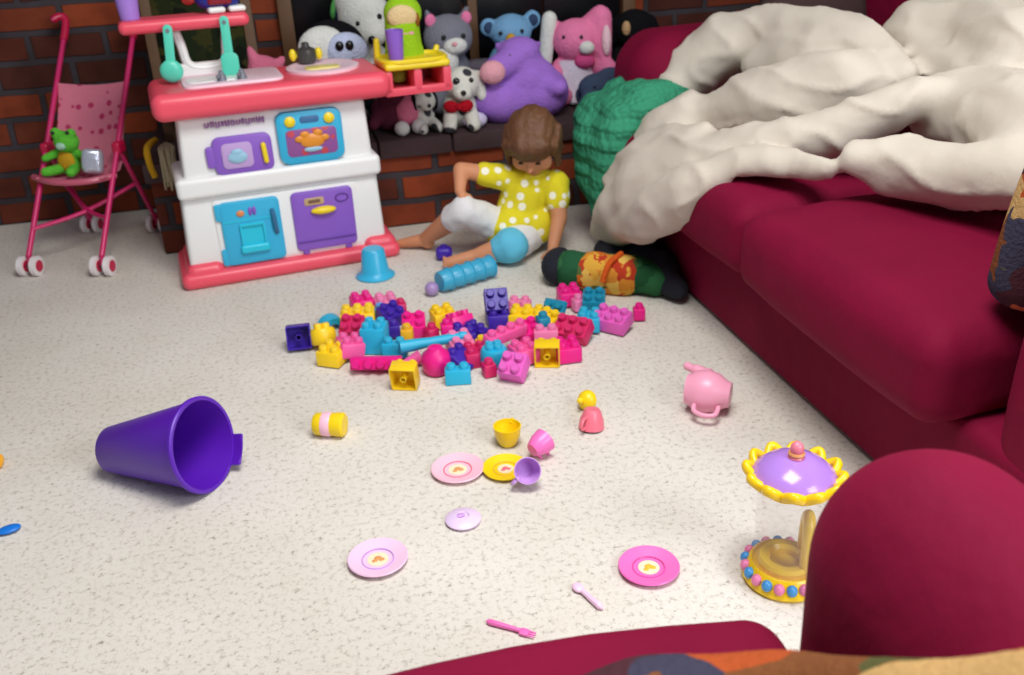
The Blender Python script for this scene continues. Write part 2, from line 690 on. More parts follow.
def wedge(bm, x0b, x1b, x0t, x1t, y0, y1, z0, z1, bev=0.012):
    vs = [bm.verts.new(p) for p in ((x0b, y0, z0), (x1b, y0, z0), (x1b, y1, z0), (x0b, y1, z0), (x0t, y0 + 0.006, z1), (x1t, y0 + 0.006, z1), (x1t, y1, z1), (x0t, y1, z1))]
    fs = [(0, 1, 5, 4), (1, 2, 6, 5), (2, 3, 7, 6), (3, 0, 4, 7), (4, 5, 6, 7), (3, 2, 1, 0)]
    faces = [bm.faces.new([vs[i] for i in f]) for f in fs]
    es = list({e for f in faces for e in f.edges})
    bmesh.ops.bevel(bm, geom=es, offset=bev, segments=3, affect='EDGES', profile=0.5)


simple('lower_body', lambda bm: wedge(bm, 0.012, 0.602, 0.026, 0.592, 0.012, 0.235, 0.03, 0.29), WHITE, K)
simple('waist_rail', lambda bm: rbox(bm, (0.311, 0.118, 0.295), (0.588, 0.245, 0.062), 0.016, n=6), WHITE, K)
simple('upper_body', lambda bm: wedge(bm, 0.042, 0.588, 0.056, 0.578, 0.016, 0.225, 0.30, 0.52), WHITE, K)
simple('recessed_panel', lambda bm: prism(bm, rrect(0.42, 0.20, 0.012), 0.006, front(0.315, 0.151, 0.016), 0.003), WHITE, K)


def counter(bm):
    rbox(bm, (0.325, 0.115, 0.530), (0.66, 0.30, 0.075), 0.030, n=8)


simple('counter', counter, CORAL, K)
snk = simple('sink', lambda bm: prism(bm, rrect(0.275, 0.20, 0.035), 0.010, Matrix.Translation((0.225, 0.115, 0.565)), 0.004), PPINK, K)
simple('basin', lambda bm: prism(bm, rrect(0.15, 0.09, 0.025), 0.003, Matrix.Translation((0.175, 0.10, 0.5745)), 0.001), WHITE, snk)
for x in (0.195, 0.25):
    simple('faucet', lambda bm: (lathe(bm, [(0, 0), (0.014, 0), (0.012, 0.012), (0.006, 0.026), (0, 0.030)], 14, Matrix.Translation((x, 0.06, 0.574))), cap(bm, (x, 0.06, 0.592), (x - 0.012, 0.038, 0.590), 0.006, 0.005, 8)), GREY, snk)
bp_ = simple('burner_plate', lambda bm: lathe(bm, [(0, 0), (0.098, 0), (0.106, 0.004), (0.106, 0.012), (0.096, 0.016), (0.085, 0.012), (0, 0.012)], 40, Matrix.Translation((0.488, 0.125, 0.564)) @ Matrix.Diagonal((1, 1.02, 1, 1))), PPINK, K)
simple('burner_ring', lambda bm: prism(bm, rrect(0.10, 0.06, 0.02), 0.004, Matrix.Translation((0.483, 0.10, 0.575)), 0.001), PALEY, bp_)

# upper shelf and its frame


def shelf_frame(bm):
    out = curve_pts([(0.095, 0.205, 0.715), (0.108, 0.205, 0.66), (0.12, 0.205, 0.605), (0.17, 0.205, 0.592), (0.22, 0.205, 0.605), (0.232, 0.205, 0.66), (0.24, 0.205, 0.715)], 5)
    tube(bm, out, 0.013, 8)
    prism(bm, rrect(0.17, 0.045, 0.018), 0.022, front(0.165, 0.585, 0.216), 0.004)


simple('backsplash', shelf_frame, WHITE, K)
simple('shelf', lambda bm: rbox(bm, (0.128, 0.20, 0.722), (0.352, 0.115, 0.036), 0.017, n=6), CORAL, K)

# microwave door
mw = simple('microwave_door', lambda bm: (prism(bm, rrect(0.165, 0.108, 0.022), 0.016, front(0.215, 0.376, 0.018), 0.005), prism(bm, rrect(0.03, 0.06, 0.01), 0.014, front(0.128, 0.376, 0.018), 0.004)), PURP, K)
simple('window', lambda bm: prism(bm, rrect(0.085, 0.072, 0.014), 0.003, front(0.198, 0.376, 0.002), 0.001), plastic('lilac', (190, 160, 214)), mw)
simple('dish_picture', lambda bm: (ell(bm, (0.198, -0.003, 0.372), (0.028, 0.004, 0.018), sub=2), ell(bm, (0.198, -0.003, 0.386), (0.018, 0.004, 0.010), sub=2)), plastic('sky', (150, 198, 222)), mw)
simple('handle', lambda bm: cap(bm, (0.272, -0.004, 0.398), (0.275, -0.004, 0.352), 0.0075, 0.0075), YEL, mw)
# oven door
ov = simple('oven_door', lambda bm: (prism(bm, rrect(0.188, 0.150, 0.026), 0.018, front(0.41, 0.404, 0.018), 0.005), prism(bm, rrect(0.14, 0.03, 0.008), 0.012, front(0.41, 0.326, 0.018), 0.003)), CYAN, K)
for x in (0.355, 0.467):
    simple('knob', lambda bm: lathe(bm, [(0, 0), (0.0155, 0), (0.0155, 0.006), (0.008, 0.012), (0, 0.012)], 12, front(x, 0.452, 0.001)), YEL, ov)
simple('control_display', lambda bm: prism(bm, rrect(0.055, 0.02, 0.008), 0.003, front(0.411, 0.454, 0.001), 0.001), plastic('steel_blue', (60, 112, 160)), ov)
OVW = dots('oven_window', (142, 84, 152), (196, 74, 84), 34, 0.35, rough=0.3, bump=0)
simple('window', lambda bm: prism(bm, rrect(0.146, 0.078, 0.014), 0.003, front(0.411, 0.389, 0.001), 0.001), OVW, ov)


def roast(bm):
    ell(bm, (0.412, -0.004, 0.392), (0.036, 0.005, 0.021), sub=2)
    for dx, dz in ((-0.036, 0.008), (0.036, 0.006), (-0.02, 0.02), (0.018, 0.022)):
        ell(bm, (0.412 + dx, -0.004, 0.392 + dz), (0.014, 0.004, 0.010), sub=2)


simple('roast_picture', roast, plastic('roast_orange', (226, 146, 44)), ov)
simple('tray_picture', lambda bm: ell(bm, (0.412, -0.004, 0.368), (0.028, 0.004, 0.008), sub=2), plastic('sky', (150, 198, 222)), ov)
# refrigerator door with ice dispenser
fr = simple('refrigerator_door', lambda bm: (prism(bm, rrect(0.172, 0.192, 0.016), 0.016, front(0.206, 0.147, 0.016), 0.005), prism(bm, rrect(0.03, 0.05, 0.008), 0.014, front(0.122, 0.215, 0.016), 0.003), prism(bm, rrect(0.03, 0.05, 0.008), 0.014, front(0.122, 0.078, 0.016), 0.003)), CYAN, K)
DCY = plastic('deep_cyan', (38, 200, 226))


def dispenser(bm):
    for x, wd, z, h in ((0.172, 0.006, 0.135, 0.07), (0.238, 0.006, 0.135, 0.07), (0.205, 0.07, 0.172, 0.008)):
        box(bm, (x, -0.004, z), (wd, 0.010, h), bev=0.002)
    rbox(bm, (0.205, -0.004, 0.098), (0.085, 0.018, 0.026), 0.008, n=2)
    box(bm, (0.205, 0.0, 0.137), (0.062, 0.003, 0.066))


simple('ice_dispenser', dispenser, DCY, fr)
simple('handle', lambda bm: tube(bm, curve_pts([(0.268, 0.002, 0.205), (0.270, -0.010, 0.19), (0.272, -0.010, 0.15), (0.274, 0.002, 0.135)], 4), 0.007, 8), plastic('slate', (52, 110, 150)), fr)
simple('button', lambda bm: ell(bm, (0.178, -0.001, 0.207), (0.012, 0.004, 0.010), sub=2), plastic('orange', (224, 140, 84)), fr)
simple('button', lambda bm: (ell(bm, (0.206, -0.001, 0.210), (0.006, 0.004, 0.014), sub=2), ell(bm, (0.218, -0.001, 0.211), (0.006, 0.004, 0.014), sub=2)), PURP, fr)
simple('groove_strip', lambda bm: box(bm, (0.2, 0.0, 0.185), (0.15, 0.004, 0.004)), DCY, fr)
# dishwasher door
dw = simple('dishwasher_door', lambda bm: (prism(bm, rrect(0.184, 0.182, 0.016), 0.016, front(0.418, 0.152, 0.016), 0.005), *[prism(bm, rrect(0.02, 0.02, 0.006), 0.012, front(x, 0.058, 0.016), 0.003) for x in (0.352, 0.482)]), PURP, K)
simple('handle', lambda bm: ell(bm, (0.417, -0.006, 0.183), (0.038, 0.014, 0.012), sub=3), YEL, dw)
simple('badge', lambda bm: prism(bm, rrect(0.058, 0.022, 0.006), 0.004, front(0.393, 0.212, 0.001), 0.001), plastic('tan', (196, 168, 124)), dw)
simple('badge_mark', lambda bm: prism(bm, rrect(0.036, 0.010, 0.004), 0.002, front(0.393, 0.213, -0.003), 0.0005), plastic('umber', (120, 88, 70)), dw)
simple('dial', lambda bm: tube(bm, [(0.476 + 0.019 * math.cos(t * PI / 8), -0.001, 0.212 + 0.012 * math.sin(t * PI / 8)) for t in range(16)], 0.0022, 6, True), plastic('deep_purple', (98, 58, 150)), dw)
simple('kick_strip', lambda bm: box(bm, (0.418, -0.0005, 0.09), (0.176, 0.005, 0.003)), plastic('deep_purple', (98, 58, 150)), dw)


def lettering(bm):
    x = 0.124
    for i in range(12):
        wd = (0.0125, 0.010, 0.012, 0.007)[i % 4]
        h = 0.0165 if i % 3 else 0.013
        z = 0.467 + 0.001 * math.sin(i * 2.1)
        for sx in (-1, 1):
            box(bm, (x + wd / 2 + sx * (wd / 2 - 0.0018), 0.012, z), (0.0036, 0.004, h), bev=0.001, seg=1)
        box(bm, (x + wd / 2, 0.012, z + (h / 2 - 0.0018) * (1 if i % 2 else -1)), (wd, 0.004, 0.0036), bev=0.001, seg=1)
        if i % 3 == 1:
            box(bm, (x + wd / 2, 0.012, z), (wd, 0.004, 0.0034), bev=0.001, seg=1)
        x += wd + 0.0036


simple('lettering_strip', lettering, plastic('mauve', (150, 110, 168)), K)

# side seat at the right end of the counter


def side_frame(bm):
    box(bm, (0.752, 0.12, 0.488), (0.205, 0.17, 0.016), bev=0.006)
    for x in (0.662, 0.752, 0.842):
        box(bm, (x, 0.12, 0.521), (0.026, 0.17, 0.066), bev=0.006)
    box(bm, (0.752, 0.195, 0.521), (0.21, 0.02, 0.066), bev=0.005)
    box(bm, (0.752, 0.045, 0.494), (0.21, 0.02, 0.020), bev=0.005)


ss = simple('side_seat', side_frame, CORAL, K)
simple('back_panel', lambda bm: box(bm, (0.752, 0.182, 0.522), (0.18, 0.006, 0.056)), DRED, ss)


def seat_tray(bm):
    rbox(bm, (0.752, 0.10, 0.565), (0.20, 0.15, 0.022), 0.010, n=5)
    pts = rrect(0.195, 0.14, 0.05, 6)
    tube(bm, [(0.752 + x, 0.10 + y, 0.577) for x, y in pts], 0.008, 8, True)
    cap(bm, (0.662, 0.155, 0.571), (0.664, 0.16, 0.625), 0.012, 0.009)
    cap(bm, (0.842, 0.155, 0.571), (0.850, 0.16, 0.59), 0.012, 0.009)


simple('seat_tray', seat_tray, YEL, ss)


def kloc(x, y, z):
    a = R_(6.6)
    return (-0.332 + x * math.cos(a) - y * math.sin(a), 2.734 + x * math.sin(a) + y * math.cos(a), z)


def cup_prof(rb, rt_, h, t=0.003):
    return [(0, 0), (rb, 0), (rt_, h), (rt_ - t, h), (rb - t, t * 1.5), (0, t * 1.5)]


# things on and around the kitchen
t = simple('tumbler', lambda bm: lathe(bm, cup_prof(0.026, 0.033, 0.085), 28), LAV)
t.location = kloc(-0.012, 0.20, 0.7405)
tag(t, 'lavender tumbler standing on the upper shelf of the toy kitchen', 'cup')
t = simple('toy_cup', lambda bm: lathe(bm, cup_prof(0.021, 0.027, 0.088), 28), plastic('cup_purple', (142, 98, 206)))
t.location = kloc(0.700, 0.075, 0.5765)
tag(t, 'tall purple toy cup on the yellow seat tray beside the green doll', 'cup')
t = thing('toy_radio', 'dark red and blue toy with white feet on the upper shelf of the toy kitchen', 'toy', kloc(0.228, 0.20, 0.7405), R_(12))
simple('body', lambda bm: rbox(bm, (0, 0, 0.055), (0.125, 0.07, 0.09), 0.03, n=4), plastic('royal_blue', (34, 44, 142)), t)
simple('front_panel', lambda bm: rbox(bm, (0, -0.03, 0.06), (0.068, 0.022, 0.075), 0.009, n=3), DRED, t)
for x in (-0.012, 0.045):
    simple('foot', lambda bm: rbox(bm, (x, -0.022, 0.009), (0.048, 0.045, 0.017), 0.008, n=2), WHITE, t)


def spoon(name, label, top, bottom, bowl, square=False):
    top, bottom = Vector(top), Vector(bottom)
    d = bottom - top
    L = d.length
    xa = Vector((1, 0, 0)) - d.normalized() * d.normalized().x
    xa.normalize()
    za = d.normalized().cross(xa)
    M = Matrix((xa, d.normalized(), za)).transposed().to_4x4()
    M.translation = top
    root = thing(name, label, 'spoon', top)
    M.translation = (0, 0, 0)

    def hd(bm):
        prism(bm, rrect(0.025, L * 0.74, 0.012), 0.007, M @ Matrix.Translation((0, L * 0.35, -0.0035)), 0.002)
    simple('handle', hd, MINT, root)
    if square:
        simple('bowl', lambda bm: (prism(bm, rrect(bowl * 1.75, bowl * 2.3, bowl * 0.6), 0.009, M @ Matrix.Translation((0, L * 0.80, -0.0045)), 0.003)), MINT, root)
    else:
        simple('bowl', lambda bm: ell(bm, M @ Vector((0, L * 0.83, 0)), (bowl, 0.014, bowl)), MINT, root)
    simple('peg', lambda bm: lathe(bm, [(0, -0.006), (0.0055, -0.006), (0.0055, 0.006), (0, 0.006)], 12, M @ Matrix.Translation((0, 0.013, 0))), GREY, root)


spoon('toy_ladle', 'round mint toy ladle hanging by the left post of the kitchen shelf', kloc(0.079, 0.120, 0.725), kloc(0.066, 0.116, 0.580), 0.0315)
spoon('toy_spatula', 'mint toy spatula with long paddle hanging by the right post of the kitchen shelf', kloc(0.231, 0.120, 0.735), kloc(0.228, 0.120, 0.575), 0.028, True)

t = thing('toy_pot', 'dark grey toy pot with yellow handles on the kitchen counter behind the round plate', 'toy pot', kloc(0.455, 0.185, 0.5815))
simple('pot', lambda bm: lathe(bm, [(0, 0), (0.026, 0), (0.030, 0.022), (0.027, 0.036), (0.012, 0.044), (0.010, 0.056), (0, 0.058)], 24), DKGREY, t)
for x in (-0.040, 0.036):
    simple('handle', lambda bm: (ell(bm, (x, 0, 0.022), (0.011, 0.010, 0.018)), cap(bm, (x, 0, 0.02), (x * 0.5, 0, 0.018), 0.006, 0.006)), YEL, t)

# cyan beaker in front of the kitchen
t = simple('toy_beaker', lambda bm: lathe(bm, [(0.056, 0), (0.058, 0.004), (0.044, 0.014), (0.041, 0.02), (0.033, 0.082), (0.028, 0.087), (0, 0.087), (0, 0.083), (0.029, 0.082), (0.037, 0.018), (0.05, 0)], 32), CYAN)
t.location = (0.205, 2.655, 0.001)
tag(t, 'cyan toy beaker upside down on the carpet at the kitchen base', 'cup')

# ------------------------------------------------------------------ doll stroller
HOT = plastic('hot_pink', (206, 36, 104))
st = thing('doll_stroller', 'pink doll stroller with white wheels against the brick wall', 'doll stroller', (-0.824, 3.017, 0), R_(-19.8))
W_ = 0.238


def sl(b, z, x):
    return Vector((x, b, z))


for x, hx in ((0.0, -0.03), (W_, W_ - 0.03)):
    top = sl(0.52, 0.655, x)
    pts = [sl(0.02, 0.06, x), sl(0.27, 0.355, x), top] + [sl(0.545, 0.685, x - 0.004), sl(0.545, 0.697, x - 0.02), sl(0.525, 0.69, x - 0.04)]
    simple('push_tube', lambda bm: tube(bm, pts, 0.0085, 10), HOT, st)
    simple('handle', lambda bm: tube(bm, curve_pts([sl(0.50, 0.63, x), sl(0.525, 0.66, x), sl(0.546, 0.688, x - 0.004), sl(0.545, 0.70, x - 0.018), sl(0.528, 0.692, x - 0.036)], 4), 0.0125, 10), plastic('crimson', (196, 20, 70)), st)
    simple('rear_leg', lambda bm: tube(bm, [sl(0.255, 0.335, x), sl(0.40, 0.05, x)], 0.0075, 8), HOT, st)
    simple('hinge', lambda bm: rbox(bm, sl(0.262, 0.335, x), (0.028, 0.05, 0.04), 0.010, n=2), plastic('crimson', (196, 20, 70)), st)
simple('cross_bar', lambda bm: tube(bm, curve_pts([sl(0.075, 0.13, 0.0), sl(0.19, 0.145, 0.11), sl(0.31, 0.20, W_)], 4), 0.007, 8), HOT, st)
simple('cross_bar', lambda bm: tube(bm, curve_pts([sl(0.10, 0.155, W_), sl(0.20, 0.15, 0.12), sl(0.31, 0.2, 0.0)], 4), 0.007, 8), HOT, st)
simple('front_bar', lambda bm: tube(bm, curve_pts([sl(0.19, 0.262, -0.025), sl(0.14, 0.262, 0.05), sl(0.13, 0.26, 0.12), sl(0.15, 0.26, 0.19), sl(0.2, 0.262, W_ + 0.004)], 4), 0.010, 8), plastic('dusty_pink', (196, 92, 116)), st)
CLOTH = dots('doll_cloth', (212, 118, 140), (178, 44, 92), 30, 0.28, rough=0.9)


def sling(bm):
    prof = [(0.398, 0.512), (0.385, 0.47), (0.345, 0.40), (0.305, 0.335), (0.285, 0.29), (0.25, 0.265), (0.20, 0.262), (0.15, 0.268)]
    n = 10
    rows = []
    for bi, zi in prof:
        row = []
        for i in range(n + 1):
            u = i / n
            sag = 0.02 * math.sin(PI * u)
            row.append(bm.verts.new(sl(bi + sag * 0.5, zi - sag * (1.0 if zi < 0.5 else 0.5), 0.006 + u * (W_ - 0.012))))
        rows.append(row)
    fs = []
    for a, b in zip(rows[:-1], rows[1:]):
        for i in range(n):
            fs.append(bm.faces.new((a[i], a[i + 1], b[i + 1], b[i])))
    bmesh.ops.recalc_face_normals(bm, faces=fs)
    bmesh.ops.solidify(bm, geom=fs, thickness=0.004)


simple('seat_sling', sling, CLOTH, st)
WHL = plastic('wheel_white', (232, 226, 226))


def wheel(x, b, mirror=1):
    c = Vector((x, b, 0.031))
    M = Matrix.Translation(c) @ Matrix.Rotation(R_(90), 4, 'Y')
    simple_ = simple('wheel', lambda bm: (lathe(bm, [(0.0, -0.008), (0.022, -0.009), (0.031, -0.007), (0.031, 0.007), (0.022, 0.009), (0.0, 0.008)], 26, M)), WHL, st)
    simple('hub', lambda bm: (lathe(bm, [(0, -0.0105), (0.018, -0.0105), (0.018, 0.0105), (0, 0.0105)], 20, M)), plastic('crimson', (206, 28, 84)), simple_)


for x, b in ((0.0, 0.015), (W_, 0.015), (0.0, 0.405), (W_, 0.405)):
    wheel(x - 0.021, b)
    wheel(x + 0.021, b)
    simple('axle', lambda bm: tube(bm, [sl(b, 0.031, x - 0.02), sl(b, 0.031, x + 0.02)], 0.006, 8), DKGREY, st)
    simple('fork', lambda bm: tube(bm, [sl(b, 0.031, x), sl(b + (0.012 if b < 0.2 else -0.004), 0.068, x)], 0.008, 8), HOT, st)


def sloc(b, z, x):
    a = R_(-19.8)
    return Vector((-0.824 + x * math.cos(a) - b * math.sin(a), 3.017 + x * math.sin(a) + b * math.cos(a), z))


FROG = plush('green', (96, 190, 60))
o_ = sloc(0.215, 0.262, 0.085)
fg = thing('frog_plush', 'small green frog plush with yellow tummy sitting in the doll stroller', 'stuffed toy', o_, R_(-20))
blob('body', [('e', (0, 0.02, 0.045), (0.035, 0.03, 0.045)), ('e', (0.012, 0.0, 0.105), (0.040, 0.034, 0.034)), ('e', (-0.012, -0.008, 0.135), (0.017, 0.016, 0.017)), ('e', (0.038, -0.008, 0.132), (0.016, 0.016, 0.016)),
              ('c', (-0.028, 0.01, 0.07), (-0.065, -0.01, 0.055), 0.014, 0.013), ('c', (0.03, 0.01, 0.065), (0.06, 0.0, 0.06), 0.013, 0.012),
              ('c', (-0.02, 0, 0.02), (-0.05, -0.05, 0.022), 0.017, 0.016), ('c', (0.02, 0, 0.02), (0.035, -0.055, 0.022), 0.017, 0.016)], FROG, fg, vox=0.005)
simple('tummy', lambda bm: ell(bm, (0, -0.006, 0.045), (0.028, 0.014, 0.034)), plush('gold', (206, 158, 40)), fg)
simple('muzzle', lambda bm: ell(bm, (0.008, -0.03, 0.098), (0.016, 0.010, 0.012)), plush('pale_green', (170, 214, 190)), fg)
for x in (-0.012, 0.036):
    simple('eye', lambda bm: ell(bm, (x, -0.023, 0.138), (0.006, 0.004, 0.006), sub=2), BLACK, fg)
o_ = sloc(0.20, 0.262, 0.178)
sv = simple('foil_pouch', lambda bm: rbox(bm, (0, 0, 0.038), (0.058, 0.035, 0.075), 0.014, n=5, rot=(R_(-12), R_(10), 0), fn=puff(0, 0.004, 0.012)), mat('silver', (206, 212, 226), 0.25, bump=0.3, bscale=60))
MATS['silver'].node_tree.nodes['Principled BSDF'].inputs['Metallic'].default_value = 0.6
sv.location = o_
tag(sv, 'shiny silver pouch tucked beside the frog plush in the doll stroller', 'pouch')

# ------------------------------------------------------------------ toys on the hearth
HZ = 0.30
PW = plush('white', (226, 228, 222))
PLAV = plush('lavender', (166, 118, 214))
PG = plush('grey', (128, 130, 142))
PPK = plush('pink', (240, 132, 176))
PBLK = plush('black', (20, 20, 24))
EYE = plastic('eye_black', (14, 14, 16), 0.2)


def eye(parent, c, r, name='eye'):
    return simple(name, lambda bm: ell(bm, c, (r, r * 0.7, r), sub=2), EYE, parent)


# framed picture
t = thing('framed_picture', 'brown framed picture of dark greenery leaning behind the play kitchen', 'picture', (-0.215, 3.36, HZ), R_(4))
fm = bmesh.new()
fw_, fh, fb = 0.345, 0.52, 0.034
for x in (-fw_ / 2 + fb / 2, fw_ / 2 - fb / 2):
    box(fm, (x, 0, fh / 2), (fb, 0.024, fh), bev=0.005)
for z in (fb / 2, fh - fb / 2):
    box(fm, (0, 0, z), (fw_, 0.024, fb), bev=0.005)
link('frame', fm, mat('frame_wood', (98, 70, 44), 0.6, bump=0.3, bscale=30, var=0.2), t)
simple('canvas', lambda bm: box(bm, (0, 0.004, fh / 2), (fw_ - 0.05, 0.008, fh - 0.05)), patches('dark_greenery', [(40, 46, 26), (30, 38, 22), (56, 56, 28), (24, 28, 20), (66, 60, 34), (34, 44, 26)], 22), t)
simple('painted_flower', lambda bm: (ell(bm, (-0.02, -0.003, 0.44), (0.022, 0.004, 0.018), sub=2), ell(bm, (0.02, -0.003, 0.455), (0.018, 0.004, 0.016), sub=2)), plastic('flower_red', (178, 36, 34)), t)
t.rotation_euler = (R_(-6), 0, R_(4))

# straw tassel beside the kitchen
t = thing('tassel', 'tassel of yellow cord and cream fringe hanging over the hearth edge beside the play kitchen', 'tassel', (-0.41, 3.075, HZ + 0.036))
simple('cord', lambda bm: tube(bm, curve_pts([(0.012, 0.10, 0.012), (0.0, 0.03, 0.014), (-0.004, -0.016, 0.006), (-0.002, -0.022, -0.04), (0.006, -0.022, -0.075)], 6), 0.010, 8), plush('gold', (206, 158, 40)), t)


def fringe(bm):
    r2 = random.Random(3)
    for i in range(26):
        x = 0.03 + r2.uniform(0, 0.045)
        y = r2.uniform(-0.03, -0.018)
        tube(bm, curve_pts([(0.045, 0.06, 0.008), (x, 0.0, 0.010), (x, y, -0.012), (x + r2.uniform(-0.008, 0.008), y, -0.09 - r2.uniform(0, 0.03))], 3), 0.0038, 5)


simple('fringe', fringe, plush('cream', (196, 184, 152)), t)

# pink toy behind the counter
t = thing('pink_plush', 'pink pointed plush toy peeking over the back of the kitchen counter', 'stuffed toy', (-0.032, 3.25, HZ))
blob('body', [('e', (0, 0, 0.10), (0.085, 0.07, 0.10)), ('e', (0.0, 0, 0.20), (0.06, 0.05, 0.07)), ('c', (-0.01, 0, 0.2), (-0.035, 0, 0.29), 0.04, 0.012), ('c', (0.02, 0, 0.2), (0.06, 0, 0.25), 0.035, 0.014), ('c', (0.03, -0.03, 0.05), (0.07, -0.07, 0.03), 0.03, 0.03), ('c', (-0.03, -0.03, 0.05), (-0.07, -0.07, 0.03), 0.03, 0.03)], plush('rose', (222, 120, 150)), t)

# big white dog
t = thing('white_dog_plush', 'big white plush dog with black nose behind the stove end of the play kitchen', 'stuffed toy', (0.315, 3.44, HZ), R_(-22))
t.scale = (1.05, 1.05, 1.08)
blob('body', [('e', (0, 0.0, 0.12), (0.10, 0.08, 0.13)), ('e', (0.02, -0.03, 0.315), (0.088, 0.08, 0.09)), ('e', (0.055, -0.085, 0.275), (0.052, 0.05, 0.042)), ('e', (0.0, -0.02, 0.36), (0.078, 0.07, 0.06)),
              ('c', (-0.05, -0.05, 0.08), (-0.07, -0.13, 0.04), 0.04, 0.04), ('c', (0.05, -0.05, 0.08), (0.08, -0.13, 0.04), 0.04, 0.04)], PW, t, vox=0.008)
eye(t, (0.068, -0.135, 0.262), 0.014, 'nose')
eye(t, (0.02, -0.107, 0.308), 0.009)
eye(t, (0.085, -0.085, 0.325), 0.009)
simple('ear', lambda bm: ell(bm, (-0.062, -0.02, 0.355), (0.018, 0.03, 0.05), (0, R_(18), 0)), plush('navy', (44, 50, 98)), t)
simple('ear_lining', lambda bm: ell(bm, (-0.076, -0.028, 0.348), (0.013, 0.026, 0.038), (0, R_(18), 0)), plush('leaf_green', (92, 170, 88)), t)

# penguin
t = thing('penguin_plush', 'black and white penguin plush lying behind the round plate of the play kitchen', 'stuffed toy', (0.175, 3.21, HZ), R_(4))
t.scale = (1.12, 1.0, 1.26)
blob('body', [('e', (-0.01, 0.05, 0.10), (0.10, 0.08, 0.10)), ('e', (0.02, 0.045, 0.21), (0.10, 0.07, 0.078)), ('c', (-0.08, 0.05, 0.12), (-0.13, -0.01, 0.05), 0.03, 0.018), ('c', (0.08, 0.05, 0.12), (0.12, -0.01, 0.05), 0.03, 0.018)], PBLK, t)
simple('face', lambda bm: ell(bm, (-0.012, 0.0, 0.222), (0.072, 0.045, 0.056)), PW, t)
simple('muzzle', lambda bm: ell(bm, (0.05, -0.03, 0.215), (0.062, 0.035, 0.046)), plush('ice', (196, 206, 234)), t)
eye(t, (0.028, -0.063, 0.232), 0.0125)
eye(t, (0.056, -0.066, 0.232), 0.0125)
simple('beak', lambda bm: lathe(bm, [(0, 0), (0.014, 0), (0, 0.03)], 12, Matrix.Translation((0.0, -0.03, 0.195)) @ Matrix.Rotation(R_(100), 4, 'X')), plush('orange', (228, 150, 90)), t)

# green hooded doll
o_ = kloc(0.757, 0.225, 0.0)
t = thing('hooded_doll', 'lime green hooded doll with cream face sitting behind the yellow seat tray', 'doll', (o_[0], o_[1], 0.497))
t.scale = (0.92, 0.9, 0.88)
LIME = plush('lime', (158, 208, 40))
blob('body', [('e', (0, -0.055, 0.085), (0.068, 0.045, 0.085)), ('c', (0, -0.05, 0.10), (0, -0.05, 0.19), 0.062, 0.058), ('e', (0.006, -0.045, 0.225), (0.064, 0.05, 0.062)), ('c', (0.01, -0.04, 0.25), (0.008, -0.03, 0.315), 0.045, 0.012)], LIME, t, vox=0.006)
simple('face', lambda bm: ell(bm, (-0.002, -0.083, 0.218), (0.050, 0.026, 0.040)), plush('cream_face', (240, 212, 158)), t)
simple('collar', lambda bm: (ell(bm, (0.0, -0.088, 0.165), (0.038, 0.02, 0.020)), ell(bm, (-0.038, -0.092, 0.172), (0.013, 0.012, 0.014))), plush('blush', (240, 168, 180)), t)
simple('tummy_bow', lambda bm: ell(bm, (0.046, -0.08, 0.205), (0.010, 0.012, 0.024)), plush('russet', (150, 92, 40)), t)
simple('skirt', lambda bm: (rbox(bm, (-0.035, -0.115, 0.035), (0.055, 0.05, 0.055), 0.02, n=2),), plush('olive', (128, 140, 50)), t)

# grey cat
t = thing('cat_plush', 'grey cat plush with pink ears and white muzzle on the hearth', 'stuffed toy', (0.60, 3.40, HZ), R_(4))
blob('body', [('e', (0, 0.02, 0.10), (0.085, 0.07, 0.11)), ('e', (0.0, -0.02, 0.235), (0.084, 0.066, 0.072)), ('c', (-0.052, -0.02, 0.275), (-0.066, -0.02, 0.315), 0.024, 0.010), ('c', (0.052, -0.02, 0.275), (0.068, -0.02, 0.318), 0.024, 0.010),
              ('c', (-0.05, -0.03, 0.08), (-0.06, -0.10, 0.04), 0.035, 0.03), ('c', (0.05, -0.03, 0.08), (0.06, -0.10, 0.04), 0.035, 0.03)], PG, t)
simple('muzzle', lambda bm: (ell(bm, (0.008, -0.078, 0.215), (0.040, 0.026, 0.026)), ell(bm, (-0.03, -0.055, 0.165), (0.052, 0.04, 0.05))), PW, t)
simple('nose', lambda bm: ell(bm, (0.0, -0.104, 0.224), (0.009, 0.006, 0.007), sub=2), plush('blush', (240, 168, 180)), t)
for x in (-0.060, 0.061):
    simple('ear_lining', lambda bm: ell(bm, (x, -0.038, 0.292), (0.018, 0.010, 0.020)), PPK, t)
eye(t, (-0.03, -0.083, 0.244), 0.008)
eye(t, (0.036, -0.083, 0.244), 0.008)
t.scale = (1.05, 1.0, 1.1)

# spotted dogs
SPOT = dots('spotted', (218, 218, 208), (52, 52, 58), 16, 0.32, rough=0.95, bump=0.6)
t = thing('spotted_dog_plush', 'white plush dog with black spots and red bow below the grey cat', 'stuffed toy', (0.585, 3.145, HZ), R_(-6))
blob('body', [('e', (0, 0.02, 0.06), (0.058, 0.06, 0.065)), ('e', (0.01, -0.01, 0.145), (0.058, 0.052, 0.056)), ('e', (0.006, -0.055, 0.125), (0.034, 0.034, 0.028)), ('c', (0.062, 0.0, 0.165), (0.075, -0.005, 0.10), 0.020, 0.018),
              ('c', (-0.035, -0.03, 0.05), (-0.045, -0.085, 0.024), 0.026, 0.024), ('c', (0.03, -0.03, 0.05), (0.035, -0.085, 0.024), 0.026, 0.024)], SPOT, t, vox=0.006)
eye(t, (-0.012, -0.055, 0.162), 0.012)
eye(t, (0.036, -0.052, 0.162), 0.009)
eye(t, (0.006, -0.09, 0.13), 0.009, 'nose')
